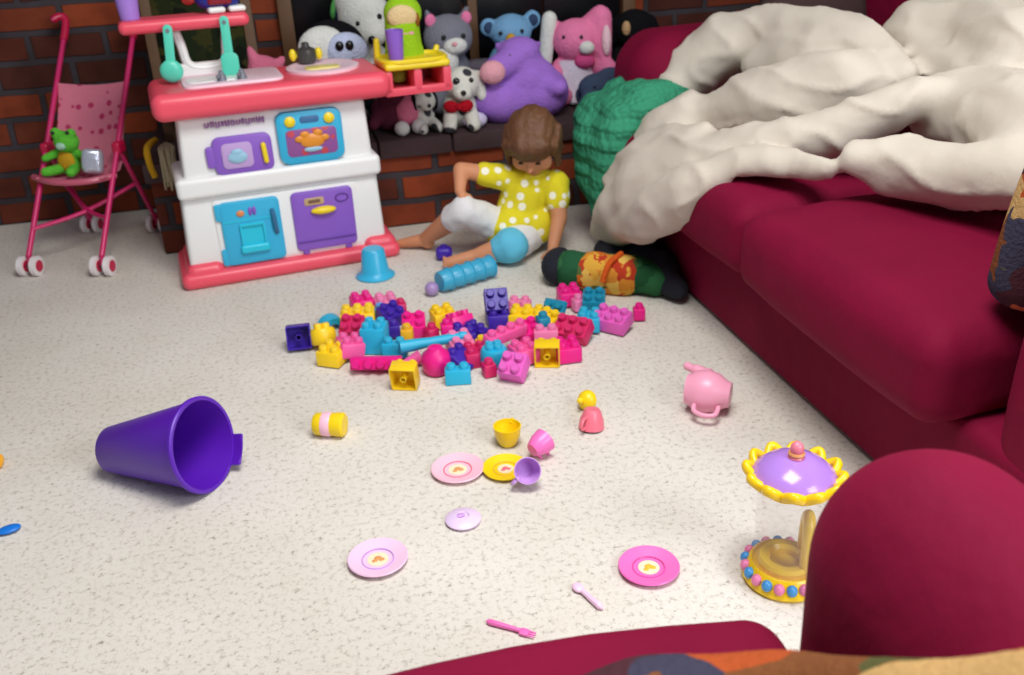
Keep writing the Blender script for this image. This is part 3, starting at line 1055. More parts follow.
simple('bow', lambda bm: (ell(bm, (-0.035, -0.062, 0.083), (0.026, 0.014, 0.020), (0, R_(15), 0)), ell(bm, (0.014, -0.066, 0.083), (0.024, 0.014, 0.020), (0, R_(-15), 0)), ell(bm, (-0.01, -0.072, 0.083), (0.012, 0.012, 0.012))), plush('bow_red', (170, 20, 36)), t)
t = thing('spotted_puppy_plush', 'small spotted puppy plush under the kitchen side seat', 'stuffed toy', (0.462, 3.15, HZ), R_(10))
blob('body', [('e', (0, 0.02, 0.045), (0.042, 0.045, 0.045)), ('e', (0.0, -0.01, 0.098), (0.040, 0.036, 0.036)), ('e', (0.0, -0.04, 0.088), (0.02, 0.02, 0.018)), ('c', (-0.02, -0.02, 0.03), (-0.028, -0.065, 0.018), 0.018, 0.017), ('c', (0.02, -0.02, 0.03), (0.026, -0.065, 0.018), 0.018, 0.017)], SPOT, t, vox=0.005)
for x in (-0.036, 0.036):
    simple('ear', lambda bm: ell(bm, (x, -0.012, 0.094), (0.010, 0.016, 0.030)), PBLK, t)
eye(t, (0.0, -0.06, 0.092), 0.007, 'nose')
# maroon plush
t = thing('maroon_plush', 'dark maroon plush with pink front and white paws under the kitchen side seat', 'stuffed toy', (0.362, 3.165, HZ), R_(6))
blob('body', [('e', (0, 0.02, 0.065), (0.072, 0.06, 0.065)), ('e', (0.0, -0.01, 0.125), (0.048, 0.042, 0.042)), ('c', (-0.05, 0, 0.07), (-0.075, -0.03, 0.04), 0.022, 0.02)], plush('maroon', (92, 40, 58)), t)
simple('tummy', lambda bm: ell(bm, (0.04, -0.02, 0.072), (0.042, 0.040, 0.052)), plush('rose', (222, 120, 150)), t)
for x in (0.01, 0.068):
    simple('paw', lambda bm: ell(bm, (x, -0.064, 0.024), (0.025, 0.028, 0.024)), PW, t)

# purple hippo
t = thing('hippo_plush', 'large purple hippo plush with pink snout sitting on the hearth', 'stuffed toy', (0.785, 3.185, HZ), R_(-4))
t.scale = (1.0, 1.0, 0.96)
blob('body', [('e', (0.01, 0.02, 0.082), (0.165, 0.10, 0.10)), ('e', (-0.05, 0.0, 0.075), (0.105, 0.105, 0.085)), ('e', (0.095, 0.01, 0.085), (0.095, 0.09, 0.09)), ('e', (0.015, 0.01, 0.175), (0.095, 0.075, 0.085)), ('e', (0.02, 0.0, 0.235), (0.07, 0.06, 0.05)),
              ('c', (0.0, -0.02, 0.215), (-0.072, -0.06, 0.187), 0.05, 0.045), ('c', (-0.03, 0.02, 0.235), (-0.05, 0.02, 0.255), 0.018, 0.012), ('c', (0.075, 0.02, 0.235), (0.09, 0.02, 0.252), 0.018, 0.012),
              ('e', (0.035, 0.01, 0.135), (0.115, 0.085, 0.085)), ('c', (0.10, -0.03, 0.12), (0.135, -0.075, 0.115), 0.045, 0.032)], PLAV, t, vox=0.008)
simple('snout', lambda bm: ell(bm, (-0.088, -0.092, 0.186), (0.043, 0.035, 0.040)), plush('peach', (236, 170, 182)), t)
eye(t, (-0.025, -0.068, 0.232), 0.006)
eye(t, (-0.065, -0.045, 0.232), 0.006)
simple('foot', lambda bm: ell(bm, (-0.155, -0.085, 0.028), (0.042, 0.035, 0.028)), plush('pale_lilac', (216, 206, 236)), t)

# blue koala behind
t = thing('koala_plush', 'light blue koala plush with yellow nose behind the purple hippo', 'stuffed toy', (0.83, 3.41, HZ), R_(-4))
t.scale = (1.0, 1.0, 1.06)
PB = plush('light_blue', (122, 172, 212))
blob('body', [('e', (0, 0, 0.11), (0.09, 0.07, 0.11)), ('e', (0, -0.02, 0.245), (0.075, 0.06, 0.058)), ('e', (-0.078, -0.01, 0.262), (0.032, 0.02, 0.032)), ('e', (0.08, -0.01, 0.278), (0.032, 0.02, 0.032))], PB, t)
for x, z in ((-0.078, 0.262), (0.08, 0.278)):
    simple('ear_lining', lambda bm: ell(bm, (x, -0.026, z), (0.018, 0.010, 0.019)), plush('slate', (56, 74, 104)), t)
simple('nose', lambda bm: ell(bm, (-0.012, -0.085, 0.226), (0.018, 0.015, 0.022)), plush('gold', (206, 178, 40)), t)
simple('muzzle', lambda bm: ell(bm, (0.005, -0.06, 0.200), (0.062, 0.035, 0.034)), plush('pale_lavender', (178, 150, 222)), t)
eye(t, (-0.045, -0.075, 0.25), 0.007)
eye(t, (0.03, -0.077, 0.252), 0.007)

# pink rabbit
t = thing('rabbit_plush', 'pink rabbit plush in a white dress with one long ear hanging', 'stuffed toy', (1.06, 3.38, HZ), R_(-10))
t.scale = (1.06, 1.0, 1.16)
blob('body', [('e', (0.0, 0.0, 0.075), (0.075, 0.055, 0.08)), ('e', (0.0, -0.03, 0.19), (0.080, 0.062, 0.064)), ('c', (0.05, -0.01, 0.225), (0.082, -0.03, 0.255), 0.036, 0.034), ('c', (0.088, -0.03, 0.25), (0.092, -0.055, 0.15), 0.036, 0.028),
              ('c', (-0.06, 0.0, 0.225), (-0.088, -0.01, 0.24), 0.022, 0.02), ('c', (0.06, -0.02, 0.12), (0.105, -0.075, 0.10), 0.030, 0.034), ('c', (-0.055, -0.02, 0.11), (-0.075, -0.07, 0.08), 0.026, 0.026),
              ('c', (-0.04, -0.03, 0.03), (-0.05, -0.10, 0.03), 0.03, 0.03), ('c', (0.04, -0.03, 0.03), (0.05, -0.10, 0.03), 0.03, 0.03)], PPK, t)
simple('ear_lining', lambda bm: (ell(bm, (0.097, -0.082, 0.19), (0.016, 0.014, 0.045), (R_(-8), 0, 0)),), plush('cream_pink', (246, 206, 216)), t)
simple('drooping_ear', lambda bm: (cap(bm, (-0.085, -0.015, 0.25), (-0.105, -0.03, 0.13), 0.026, 0.024),), PW, t)
simple('muzzle', lambda bm: (ell(bm, (0.03, -0.088, 0.172), (0.026, 0.020, 0.020)),), PW, t)
simple('dress', lambda bm: (lathe(bm, [(0.0, 0.135), (0.055, 0.13), (0.075, 0.07), (0.098, 0.012), (0.092, 0.006), (0, 0.006)], 24, Matrix.Translation((-0.005, -0.028, 0)) @ Matrix.Diagonal((1, 0.8, 1, 1)))), plush('dress_white', (232, 222, 238)), t)
simple('scarf', lambda bm: (ell(bm, (0.025, -0.072, 0.130), (0.035, 0.025, 0.022))), plush('deep_pink', (214, 84, 140)), t)
eye(t, (0.012, -0.093, 0.205), 0.006)
eye(t, (-0.045, -0.078, 0.205), 0.006)

# grey box between cat and hippo
t = simple('grey_bin', lambda bm: rbox(bm, (0, 0, 0.08), (0.12, 0.08, 0.16), 0.02, n=3), plush('ash', (116, 108, 120)), None)
t.location = (0.715, 3.46, HZ)
tag(t, 'ash grey fabric box standing between the grey cat and the purple hippo', 'box')

# dark plush on the right of the hearth
t = thing('elephant_plush', 'dusky blue grey elephant plush slumped between the rabbit and the green blanket', 'stuffed toy', (1.095, 3.16, HZ), R_(10))
t.scale = (1.15, 1.0, 0.95)
blob('body', [('e', (0.02, 0.03, 0.06), (0.10, 0.07, 0.062)), ('e', (-0.03, -0.01, 0.095), (0.058, 0.05, 0.05)), ('c', (-0.05, -0.03, 0.085), (-0.105, -0.055, 0.03), 0.028, 0.018), ('e', (0.02, 0.0, 0.115), (0.048, 0.02, 0.045), (0, R_(25), 0)), ('e', (0.085, 0.0, 0.05), (0.05, 0.05, 0.045))], plush('dusk_blue', (66, 80, 106)), t)
eye(t, (-0.055, -0.052, 0.105), 0.005)
t = thing('black_dog_plush', 'black plush dog with tan snout and paw beside the far arm of the couch', 'stuffed toy', (1.30, 3.42, HZ), R_(-15))
blob('body', [('e', (0, 0, 0.10), (0.095, 0.08, 0.10)), ('e', (0, -0.03, 0.235), (0.078, 0.068, 0.07)), ('c', (-0.06, -0.02, 0.26), (-0.085, -0.03, 0.20), 0.022, 0.02), ('c', (0.06, -0.02, 0.26), (0.085, -0.03, 0.20), 0.022, 0.02), ('c', (0.05, -0.03, 0.15), (0.10, -0.085, 0.155), 0.03, 0.028), ('c', (-0.05, -0.03, 0.14), (-0.085, -0.09, 0.09), 0.03, 0.028)], PBLK, t)
simple('snout', lambda bm: ell(bm, (-0.035, -0.088, 0.245), (0.016, 0.016, 0.026)), plush('tan', (196, 160, 116)), t)
simple('paw', lambda bm: ell(bm, (0.108, -0.10, 0.158), (0.028, 0.024, 0.022)), plush('tan', (196, 160, 116)), t)
simple('chest_tag', lambda bm: rbox(bm, (-0.075, -0.115, 0.085), (0.05, 0.02, 0.062), 0.008, n=2), plush('ice', (186, 198, 226)), t)

# ------------------------------------------------------------------ green knit blanket
KNIT = mat('green_knit', (60, 146, 112), 0.95, sheen=0.2, spec=0.1)
_nt = KNIT.node_tree
_tc = _nt.nodes.new('ShaderNodeTexCoord')
_v = _nt.nodes.new('ShaderNodeTexVoronoi')
_v.inputs['Scale'].default_value = 52
_v.inputs['Randomness'].default_value = 0.5
_nt.links.new(_tc.outputs['Object'], _v.inputs['Vector'])
_w = _nt.nodes.new('ShaderNodeTexWave')
_w.inputs['Scale'].default_value = 6
_w.inputs['Distortion'].default_value = 2.5
_w.bands_direction = 'Z'
_nt.links.new(_tc.outputs['Object'], _w.inputs['Vector'])
_ad = _nt.nodes.new('ShaderNodeMath')
_ad.operation = 'SUBTRACT'
_nt.links.new(_w.outputs['Fac'], _ad.inputs[0])
_nt.links.new(_v.outputs['Distance'], _ad.inputs[1])
_bp = _nt.nodes.new('ShaderNodeBump')
_bp.inputs['Strength'].default_value = 1.0
_bp.inputs['Distance'].default_value = 0.008
_nt.links.new(_ad.outputs[0], _bp.inputs['Height'])
_nt.links.new(_bp.outputs['Normal'], _nt.nodes['Principled BSDF'].inputs['Normal'])


def knob(v):
    p = v.co
    d = noise.noise(p * 11) * 0.010 + noise.noise(p * 34) * 0.005
    v.co = p + v.normal * d


gb = blob('knit_blanket', [('c', (1.06, 2.74, 0.415), (0.95, 2.76, 0.375), 0.075, 0.085), ('c', (1.02, 2.66, 0.42), (0.93, 2.70, 0.34), 0.085, 0.09), ('c', (0.95, 2.77, 0.38), (0.93, 2.70, 0.22), 0.08, 0.085),
                           ('c', (0.97, 2.62, 0.38), (0.94, 2.60, 0.20), 0.09, 0.08), ('c', (0.93, 2.70, 0.24), (0.925, 2.62, 0.10), 0.075, 0.05), ('c', (1.13, 2.64, 0.43), (1.02, 2.60, 0.42), 0.075, 0.08), ('c', (1.16, 2.76, 0.46), (1.02, 2.80, 0.43), 0.05, 0.06)], KNIT, None, vox=0.012, sm=10, disp=knob)
tag(gb, 'green knitted blanket draped over the front of the far couch arm', 'blanket')

# ------------------------------------------------------------------ comforter
COMF = mat('cream_comforter', (206, 197, 183), 0.95, bump=0.35, bscale=16, var=0.05, sheen=0.2, spec=0.1)


def rumple(v):
    p = v.co
    a = noise.noise(Vector((p.x * 8, p.y * 4, p.z * 8 + 3)))
    b = 1 - abs(noise.noise(Vector((p.x * 10 + 5, p.y * 5, p.z * 12)))) * 2
    c = noise.noise(Vector((p.x * 22, p.y * 12, p.z * 22)))
    v.co = p + v.normal * (a * 0.014 + max(0, b) ** 3 * 0.011 + c * 0.003 - 0.004)


def on_seat(v):
    p = v.co
    if p.x > 0.99 and 0.3 < p.z < 0.425 and p.y < 2.63:
        p.z = 0.425 - 0.35 * (0.425 - p.z)
    if p.z < 0.012:
        p.z = 0.012


def chain(pts):
    return [('c', a[:3], b[:3], a[3], b[3]) for a, b in zip(pts[:-1], pts[1:])]


prims = []
prims += chain([(0.88, 2.553, 0.093, 0.037), (0.9, 2.422, 0.206, 0.076), (0.96, 2.344, 0.269, 0.122), (1.03, 2.166, 0.359, 0.102), (1.12, 2.023, 0.437, 0.075), (1.22, 1.897, 0.514, 0.061), (1.31, 1.817, 0.571, 0.051), (1.38, 1.778, 0.602, 0.041)])
prims += chain([(0.89, 2.493, 0.1, 0.039), (0.9, 2.227, 0.239, 0.065), (0.94, 2.072, 0.35, 0.066), (1.03, 1.971, 0.422, 0.047), (1.1, 1.849, 0.451, 0.032), (1.12, 1.761, 0.464, 0.024)])
prims += chain([(1.0, 2.562, 0.292, 0.072), (1.05, 2.477, 0.372, 0.089), (1.1, 2.432, 0.433, 0.081)])
prims += chain([(0.94, 2.515, 0.245, 0.071), (0.98, 2.398, 0.342, 0.083), (1.03, 2.22, 0.403, 0.075)])
prims += chain([(1.14, 2.656, 0.459, 0.057), (1.2, 2.667, 0.515, 0.08), (1.28, 2.621, 0.579, 0.098), (1.35, 2.492, 0.641, 0.068), (1.4, 2.319, 0.664, 0.065), (1.42, 2.118, 0.646, 0.058), (1.42, 1.968, 0.609, 0.036)])
prims += chain([(1.12, 2.423, 0.433, 0.062), (1.2, 2.28, 0.482, 0.094), (1.27, 2.165, 0.524, 0.113), (1.33, 2.044, 0.566, 0.097)])
prims += chain([(1.33, 2.44, 0.553, 0.081), (1.4, 2.255, 0.588, 0.105), (1.4, 2.03, 0.577, 0.054)])
prims += chain([(1.6, 2.157, 0.646, 0.102), (1.66, 2.016, 0.665, 0.113), (1.6, 1.791, 0.649, 0.122)])
prims += chain([(1.45, 1.815, 0.545, 0.099), (1.45, 1.646, 0.564, 0.11), (1.4, 1.45, 0.555, 0.115)])
prims += chain([(1.17, 1.726, 0.494, 0.047), (1.23, 1.679, 0.482, 0.07), (1.26, 1.532, 0.494, 0.065), (1.28, 1.415, 0.528, 0.065), (1.3, 1.311, 0.547, 0.062)])
prims += chain([(1.55, 2.192, 0.664, 0.04), (1.52, 1.96, 0.606, 0.052), (1.52, 1.807, 0.61, 0.054)])
cf = blob('comforter', prims, COMF, None, vox=0.011, sm=4, disp=rumple, clamp=on_seat)
cf.modifiers.new('soften', 'SMOOTH').iterations = 2
bake(cf)
tag(cf, 'rumpled cream comforter heaped on the long burgundy couch', 'comforter')

# ------------------------------------------------------------------ bag beside the couch
t = thing('cloth_bag', 'dark cloth bag with green and orange print lying beside the couch', 'bag', (0.81, 2.33, 0.0), R_(-38))
BAGP = patches('bag_print', [(48, 104, 64), (36, 84, 52), (60, 118, 72), (40, 90, 58)], 22, bump=0.2)
BANDP = patches('bag_band_print', [(222, 170, 66), (206, 104, 40), (214, 140, 52), (186, 62, 40), (90, 110, 60), (226, 186, 90)], 26, bump=0.2)
NAVY = mat('navy_cloth', (18, 20, 34), 0.9, bump=0.3, bscale=60)


def sag(v):
    v.co += v.normal * noise.noise(v.co * 14) * 0.010
    v.co.z = max(v.co.z, 0.002)


blob('body', [('c', (-0.09, 0, 0.05), (0.14, 0.01, 0.045), 0.06, 0.047), ('e', (0.03, 0.02, 0.05), (0.18, 0.07, 0.052))], BAGP, t, vox=0.008, disp=sag)
blob('end_panel', [('e', (-0.145, 0.01, 0.048), (0.045, 0.068, 0.05))], NAVY, t, vox=0.008, disp=sag)
blob('print_band', [('c', (-0.035, -0.004, 0.052), (0.065, -0.002, 0.050), 0.059, 0.056)], BANDP, t, vox=0.008, disp=sag)
simple('strap', lambda bm: tube(bm, curve_pts([(0.05, 0.0, 0.115), (0.03, -0.05, 0.10), (0.02, -0.075, 0.055)], 5), 0.008, 8), plush('strap_orange', (214, 92, 36)), t)
t = blob('folded_blanket', [('e', (0.96, 2.36, 0.055), (0.06, 0.16, 0.055)), ('e', (0.965, 2.25, 0.035), (0.04, 0.11, 0.033)), ('e', (0.90, 2.46, 0.05), (0.08, 0.08, 0.048))], NAVY, None, vox=0.009, disp=sag)
tag(t, 'dark navy cloth bunched on the carpet against the couch base', 'blanket')

# ------------------------------------------------------------------ building blocks
BC = {'indigo': (62, 34, 160), 'cyan': (36, 176, 214), 'yellow': (248, 208, 28), 'magenta': (232, 24, 136), 'crimson': (208, 32, 98), 'pink': (236, 90, 160),
      'palepink': (236, 128, 176), 'sky': (84, 160, 226), 'amber': (236, 176, 36), 'teal': (18, 136, 168), 'orchid': (226, 96, 190)}
U = 0.030     # stud pitch
BH = 0.036    # body height


def brick(bm, nx, ny, h=BH):
    """hollow brick, studs on top, open below, walls of real thickness"""
    X, Y, wl = nx * U, ny * U, 0.003
    o = rrect(X, Y, 0.003, 2)
    i_ = rrect(X - 2 * wl, Y - 2 * wl, 0.002, 2)
    z0, z1 = -h / 2, h / 2
    R = []
    for ring, z in ((i_, z1 - wl), (i_, z0), (o, z0), (o, z1 - 0.002), ([(x * (1 - 0.003 / X), y * (1 - 0.003 / Y)) for x, y in o], z1)):
        R.append([bm.verts.new((x, y, z)) for x, y in ring])
    for a, b in zip(R[:-1], R[1:]):
        for k in range(len(a)):
            j = (k + 1) % len(a)
            bm.faces.new((a[k], a[j], b[j], b[k]))
    bm.faces.new(R[0])
    bm.faces.new(R[-1])
    for ix in range(nx):
        for iy in range(ny):
            c = Matrix.Translation(((ix - (nx - 1) / 2) * U, (iy - (ny - 1) / 2) * U, z1))
            lathe(bm, [(0.0105, -0.001), (0.0105, 0.010), (0.0085, 0.0125), (0, 0.0125)], 16, c)
    for ix in range(nx - 1):
        for iy in range(max(1, ny - 1)):
            if ny > 1:
                c = Matrix.Translation(((ix - (nx - 2) / 2) * U, (iy - (ny - 2) / 2) * U, 0))
                lathe(bm, [(0.008, z0 + 0.001), (0.008, z1 - wl), (0.006, z1 - wl), (0.006, z0 + 0.001)], 12, c, True)


def slope(bm):
    prism(bm, [(-U, -BH / 2), (U, -BH / 2), (U, -BH / 2 + 0.008), (-U * 0.1, BH / 2), (-U, BH / 2)], 2 * U, Matrix.Translation((0, U, 0)) @ FR, 0.002)
    for y in (-U / 2, U / 2):
        lathe(bm, [(0.0105, 0), (0.0105, 0.010), (0.0085, 0.0125), (0, 0.0125)], 16, Matrix.Translation((-U * 0.55, y, BH / 2)))


def arch(bm):
    out, n = [], 12
    for k in range(n + 1):
        a = PI * k / n
        out.append((0.034 * math.cos(a), 0.034 * math.sin(a) - 0.02))
    for k in range(n, -1, -1):
        a = PI * k / n
        out.append((0.018 * math.cos(a), 0.018 * math.sin(a) - 0.02))
    bm2 = [bm.verts.new((x, -0.02, z)) for x, z in out]
    bm3 = [bm.verts.new((x, 0.02, z)) for x, z in out]
    m = len(out)
    for k in range(m):
        j = (k + 1) % m
        bm.faces.new((bm2[k], bm2[j], bm3[j], bm3[k]))
    for k in range(n):
        for s in (bm2, bm3):
            bm.faces.new((s[k], s[k + 1], s[m - 2 - k], s[m - 1 - k]))


def cylinder_block(bm):
    lathe(bm, [(0, -0.02), (0.030, -0.02), (0.033, -0.014), (0.033, 0.012), (0.028, 0.02), (0, 0.022)], 28)
    for k in range(4):
        a = PI / 4 + k * PI / 2
        lathe(bm, [(0.010, 0.018), (0.010, 0.030), (0.008, 0.0325), (0, 0.0325)], 14, Matrix.Translation((0.0135 * math.cos(a), 0.0135 * math.sin(a), 0)))


def spool(bm):
    lathe(bm, [(0, -0.032), (0.026, -0.032), (0.033, -0.022), (0.035, 0), (0.031, 0.018), (0.020, 0.027), (0.017, 0.034), (0.010, 0.036), (0, 0.036)], 32)


def cone(bm):
    tube(bm, [(-0.042, 0, -0.008), (-0.01, 0, 0), (0.02, 0, 0.008)], [0.006, 0.012, 0.017], 14)


def rod(bm):
    tube(bm, [(-0.075, 0, 0), (-0.04, 0, 0), (0.0, 0, 0), (0.06, 0, 0), (0.075, 0, 0)], [0.016, 0.015, 0.012, 0.012, 0.010], 16)
    lathe(bm, [(0, 0.075), (0.013, 0.075), (0.013, 0.09), (0.009, 0.094), (0, 0.094)], 16, Matrix.Rotation(R_(90), 4, 'Y'))


def ball(bm):
    rbox(bm, (0, 0, 0), (0.05, 0.042, 0.040), 0.014, n=2)
    lathe(bm, [(0.010, 0.018), (0.010, 0.026), (0, 0.027)], 14)


BK = {'b22': lambda bm: brick(bm, 2, 2), 'b23': lambda bm: brick(bm, 3, 2), 'b14': lambda bm: brick(bm, 4, 1), 'b12': lambda bm: brick(bm, 2, 1), 'b11': lambda bm: brick(bm, 1, 1, 0.030),
      'tall': lambda bm: brick(bm, 2, 2, 0.066), 'long': lambda bm: brick(bm, 4, 1, 0.026), 'plate': lambda bm: brick(bm, 2, 2, 0.014), 'arch': arch, 'cyl': cylinder_block,
      'spool': spool, 'cone': cone, 'rod': rod, 'slope': slope, 'ball': ball}
BLOCKS = [
    ('b22', 'indigo', -0.036, 2.23, 0.03, -3, -105, 0, 'indigo block lying open side up at the far end of the pile toward the bucket'),
    ('arch', 'cyan', 0.05, 2.325, 0.022, 17, 0, 0, 'cyan arched block behind the rounded yellow one at the bucket end of the pile'),
    ('cyl', 'yellow', 0.023, 2.222, 0.03, 2, -20, 0, 'rounded yellow block next to the indigo open block'),
    ('b22', 'yellow', 0.039, 2.122, 0.022, -33, 0, 0, 'yellow block in front of the rounded yellow one beside the pink block'),
    ('b22', 'magenta', 0.141, 2.409, 0.022, 7, 0, 0, 'magenta block farthest back behind the big yellow block'),
    ('b23', 'yellow', 0.121, 2.322, 0.024, -8, 0, 0, 'big yellow block near the back of the pile beside the small indigo blocks'),
    ('b22', 'crimson', 0.1, 2.245, 0.024, -18, 25, 0, 'crimson block under the front edge of the big yellow block'),
    ('b22', 'pink', 0.083, 2.136, 0.03, 12, 0, 12, 'pink block standing behind the long magenta bar'),
    ('tall', 'cyan', 0.148, 2.16, 0.036, -21, 0, 0, 'tall cyan block standing upright behind the long magenta bar'),
    ('b22', 'palepink', 0.203, 2.38, 0.022, 2, 0, 0, 'pale pink block at the back of the pile behind the small indigo blocks'),
    ('b11', 'crimson', 0.239, 2.351, 0.02, -3, 0, 0, 'small crimson cube at the back of the pile beside the pale pink block'),
    ('b11', 'sky', 0.181, 2.333, 0.022, 7, 0, 0, 'small sky blue cube behind the tall cyan block'),
    ('b22', 'indigo', 0.206, 2.299, 0.024, 27, 15, 0, 'indigo block tilted behind the tall cyan block'),
    ('b11', 'indigo', 0.202, 2.215, 0.022, -3, 0, 0, 'small indigo cube between the tall cyan block and the amber cube'),
    ('b22', 'magenta', 0.254, 2.213, 0.026, -8, 20, 0, 'magenta block right behind the small amber cube'),
    ('b11', 'amber', 0.227, 2.142, 0.04, -13, 0, 0, 'small amber cube in front of the magenta block above the cyan bar'),
    ('b12', 'cyan', 0.189, 2.101, 0.024, -18, 0, 0, 'short cyan block lying at the near end of the cyan rod'),
    ('rod', 'cyan', 0.272, 2.066, 0.046, 4, 0, 0, 'long cyan rod slanting across the middle of the pile'),
    ('b14', 'magenta', 0.136, 2.045, 0.022, -17, 70, 0, 'long magenta bar with four studs facing out at the front of the pile'),
    ('b22', 'yellow', 0.19, 1.937, 0.022, -23, -78, 0, 'yellow block in front of the pile apart from it near the magenta bar'),
    ('spool', 'magenta', 0.273, 1.991, 0.034, 7, 0, 0, 'round glossy magenta spool at the front of the pile'),
    ('cone', 'pink', 0.223, 2.038, 0.016, 7, 0, 0, 'small pink wedge leaning on the round magenta spool'),
    ('b22', 'palepink', 0.346, 2.068, 0.028, 7, 10, 0, 'pale pink block behind the small indigo slope next to the round magenta spool'),
    ('slope', 'indigo', 0.336, 1.999, 0.022, -43, 0, 0, 'dark indigo slope just behind the front cyan bar'),
    ('b12', 'cyan', 0.312, 1.926, 0.02, -10, 0, 0, 'cyan bar block at the front edge beside the round magenta spool'),
    ('b22', 'yellow', 0.336, 2.247, 0.024, 7, 0, 0, 'yellow block at the back middle of the pile behind the tilted magenta block'),
    ('b22', 'magenta', 0.367, 2.184, 0.03, 17, -25, 0, 'tilted magenta block in the middle leaning on the yellow one'),
    ('b11', 'magenta', 0.327, 2.138, 0.04, -3, 0, 0, 'small magenta cube in front of the tilted magenta block'),
    ('b11', 'crimson', 0.292, 2.165, 0.022, 17, 0, 0, 'small crimson cube behind the far end of the cyan rod'),
    ('b22', 'indigo', 0.367, 2.125, 0.02, -8, 0, 0, 'indigo block low in the middle under the tilted magenta block'),
    ('b22', 'indigo', 0.471, 2.189, 0.026, -3, 0, 0, 'large indigo block under the standing one at the back middle'),
    ('b22', 'indigo', 0.47, 2.2, 0.07, -7, 50, 0, 'indigo block standing on top of the large indigo block at the back'),
    ('slope', 'indigo', 0.415, 2.131, 0.024, 27, 0, 0, 'indigo slope in front of the large indigo block'),
    ('b22', 'palepink', 0.54, 2.239, 0.02, -23, 0, 0, 'pale pink block at the back beside the standing indigo block'),
    ('b23', 'yellow', 0.542, 2.165, 0.026, -23, 0, 0, 'long yellow block right of the large indigo block'),
    ('b22', 'yellow', 0.588, 2.121, 0.024, -63, 15, 0, 'yellow block tilted against the teal plate'),
    ('plate', 'teal', 0.615, 2.167, 0.034, -43, 55, 0, 'thin teal plate standing on edge behind the tilted yellow block'),
    ('b11', 'teal', 0.56, 2.074, 0.052, 7, 0, 0, 'small teal cube in front of the tilted yellow block'),
    ('long', 'pink', 0.452, 2.03, 0.056, 27, 12, 0, 'long pink block lying slantwise across the indigo ones'),
    ('b22', 'magenta', 0.519, 2.08, 0.028, 7, 15, 0, 'magenta block beside the slanting long pink block'),
    ('b12', 'palepink', 0.557, 2.039, 0.03, -13, 0, 0, 'pale pink bar above the front yellow block'),
    ('b23', 'crimson', 0.63, 2.049, 0.03, -43, 30, 0, 'big crimson block with studs facing up at the couch end of the pile'),
    ('b22', 'magenta', 0.587, 1.959, 0.022, -3, 0, 0, 'magenta block beside the front yellow block below the big crimson one'),
    ('b22', 'pink', 0.484, 1.978, 0.024, 12, 0, 0, 'pink block behind the two stud pink one at the front'),
    ('b22', 'yellow', 0.532, 1.941, 0.026, -18, -80, 0, 'yellow block at the front edge with its open base facing out'),
    ('cyl', 'cyan', 0.411, 1.979, 0.03, -8, 0, 0, 'rounded cyan block at the front middle of the pile'),
    ('b11', 'yellow', 0.394, 2.036, 0.03, -3, 0, 0, 'small yellow cube peeking behind the rounded cyan block'),
    ('b22', 'orchid', 0.44, 1.9, 0.022, -38, 35, 0, 'orchid pink block at the very front with two shiny studs'),
    ('b22', 'crimson', 0.373, 2.011, 0.018, 2, 0, 0, 'crimson block low between the indigo slope and rounded cyan block'),
    ('b11', 'crimson', 0.388, 1.936, 0.018, 7, 0, 0, 'small crimson cube under the front orchid pink block'),
    ('b22', 'magenta', 0.688, 2.268, 0.024, -3, 0, 0, 'magenta block at the back by the cloth bag'),
    ('b11', 'palepink', 0.696, 2.214, 0.022, 7, 0, 0, 'small pale pink cube between the back magenta block and the teal block'),
    ('b22', 'teal', 0.736, 2.201, 0.03, -21, 15, 0, 'teal block near the cloth bag behind the large orchid one'),
    ('b22', 'cyan', 0.687, 2.095, 0.026, -25, 0, 0, 'cyan block in front of the teal one at the couch end'),
    ('b23', 'orchid', 0.742, 2.073, 0.03, -48, 15, 0, 'large orchid block at the couch end of the pile'),
    ('b11', 'magenta', 0.829, 2.111, 0.02, -13, 0, 0, 'small magenta cube nearest the couch beyond the large orchid block'),
    ('ball', 'indigo', 0.425, 2.716, 0.022, -13, 0, 0, 'small indigo toy piece on the carpet beside the child'),
]

for kind, c, x, y, z, rz, rx, ry, lab in BLOCKS:
    o = simple('toy_block' if kind not in ('rod', 'spool', 'cone', 'ball') else {'rod': 'toy_rod', 'spool': 'toy_spool', 'cone': 'toy_wedge', 'ball': 'toy_piece'}[kind], BK[kind], plastic('block_' + c, BC[c], 0.42))
    E_ = Euler((R_(rx), R_(ry), R_(rz)))
    M = E_.to_matrix()
    low = min((M @ v.co).z for v in o.data.vertices)
    o.rotation_euler = E_
    o.location = (x, y, max(z, -low + 0.001))
    tag(o, lab, 'toy block', 'building blocks scattered on the carpet')

# ------------------------------------------------------------------ purple bucket lying on its side
BUCK = plastic('bucket_purple', (90, 26, 178), 0.4)
bk = thing('bucket', 'large purple plastic bucket lying on its side on the carpet', 'bucket', (-0.428, 1.785, 0.0))
ang = math.atan2(0.108 - 0.056, 0.27)
Mb = Matrix.Rotation(R_(-31), 4, 'Z') @ Matrix.Rotation(R_(90) - ang, 4, 'Y')      # local z -> axis of the bucket, rising to the mouth
Mb = Matrix.Scale(0.84, 4) @ Matrix.Translation((0, 0, 0.056 * math.cos(ang) + 0.003)) @ Mb
simple('shell', lambda bm: lathe(bm, [(0, 0), (0.052, 0), (0.056, 0.004), (0.105, 0.262), (0.112, 0.262), (0.113, 0.270), (0.110, 0.273), (0.103, 0.272), (0.053, 0.006), (0, 0.005)], 56, Mb), BUCK, bk)


def lug(bm):
    pts = []
    for s, rr in ((1, 0.1065), (-1, 0.112)):
        for k in range(11):
            a = R_(-20 + 40 * k / 10) * s
            pts.append((rr * math.cos(a), rr * math.sin(a)))
    prism(bm, pts, 0.034, Mb @ Matrix.Rotation(R_(52), 4, 'Z') @ Matrix.Translation((0, 0, 0.264)), 0.004)


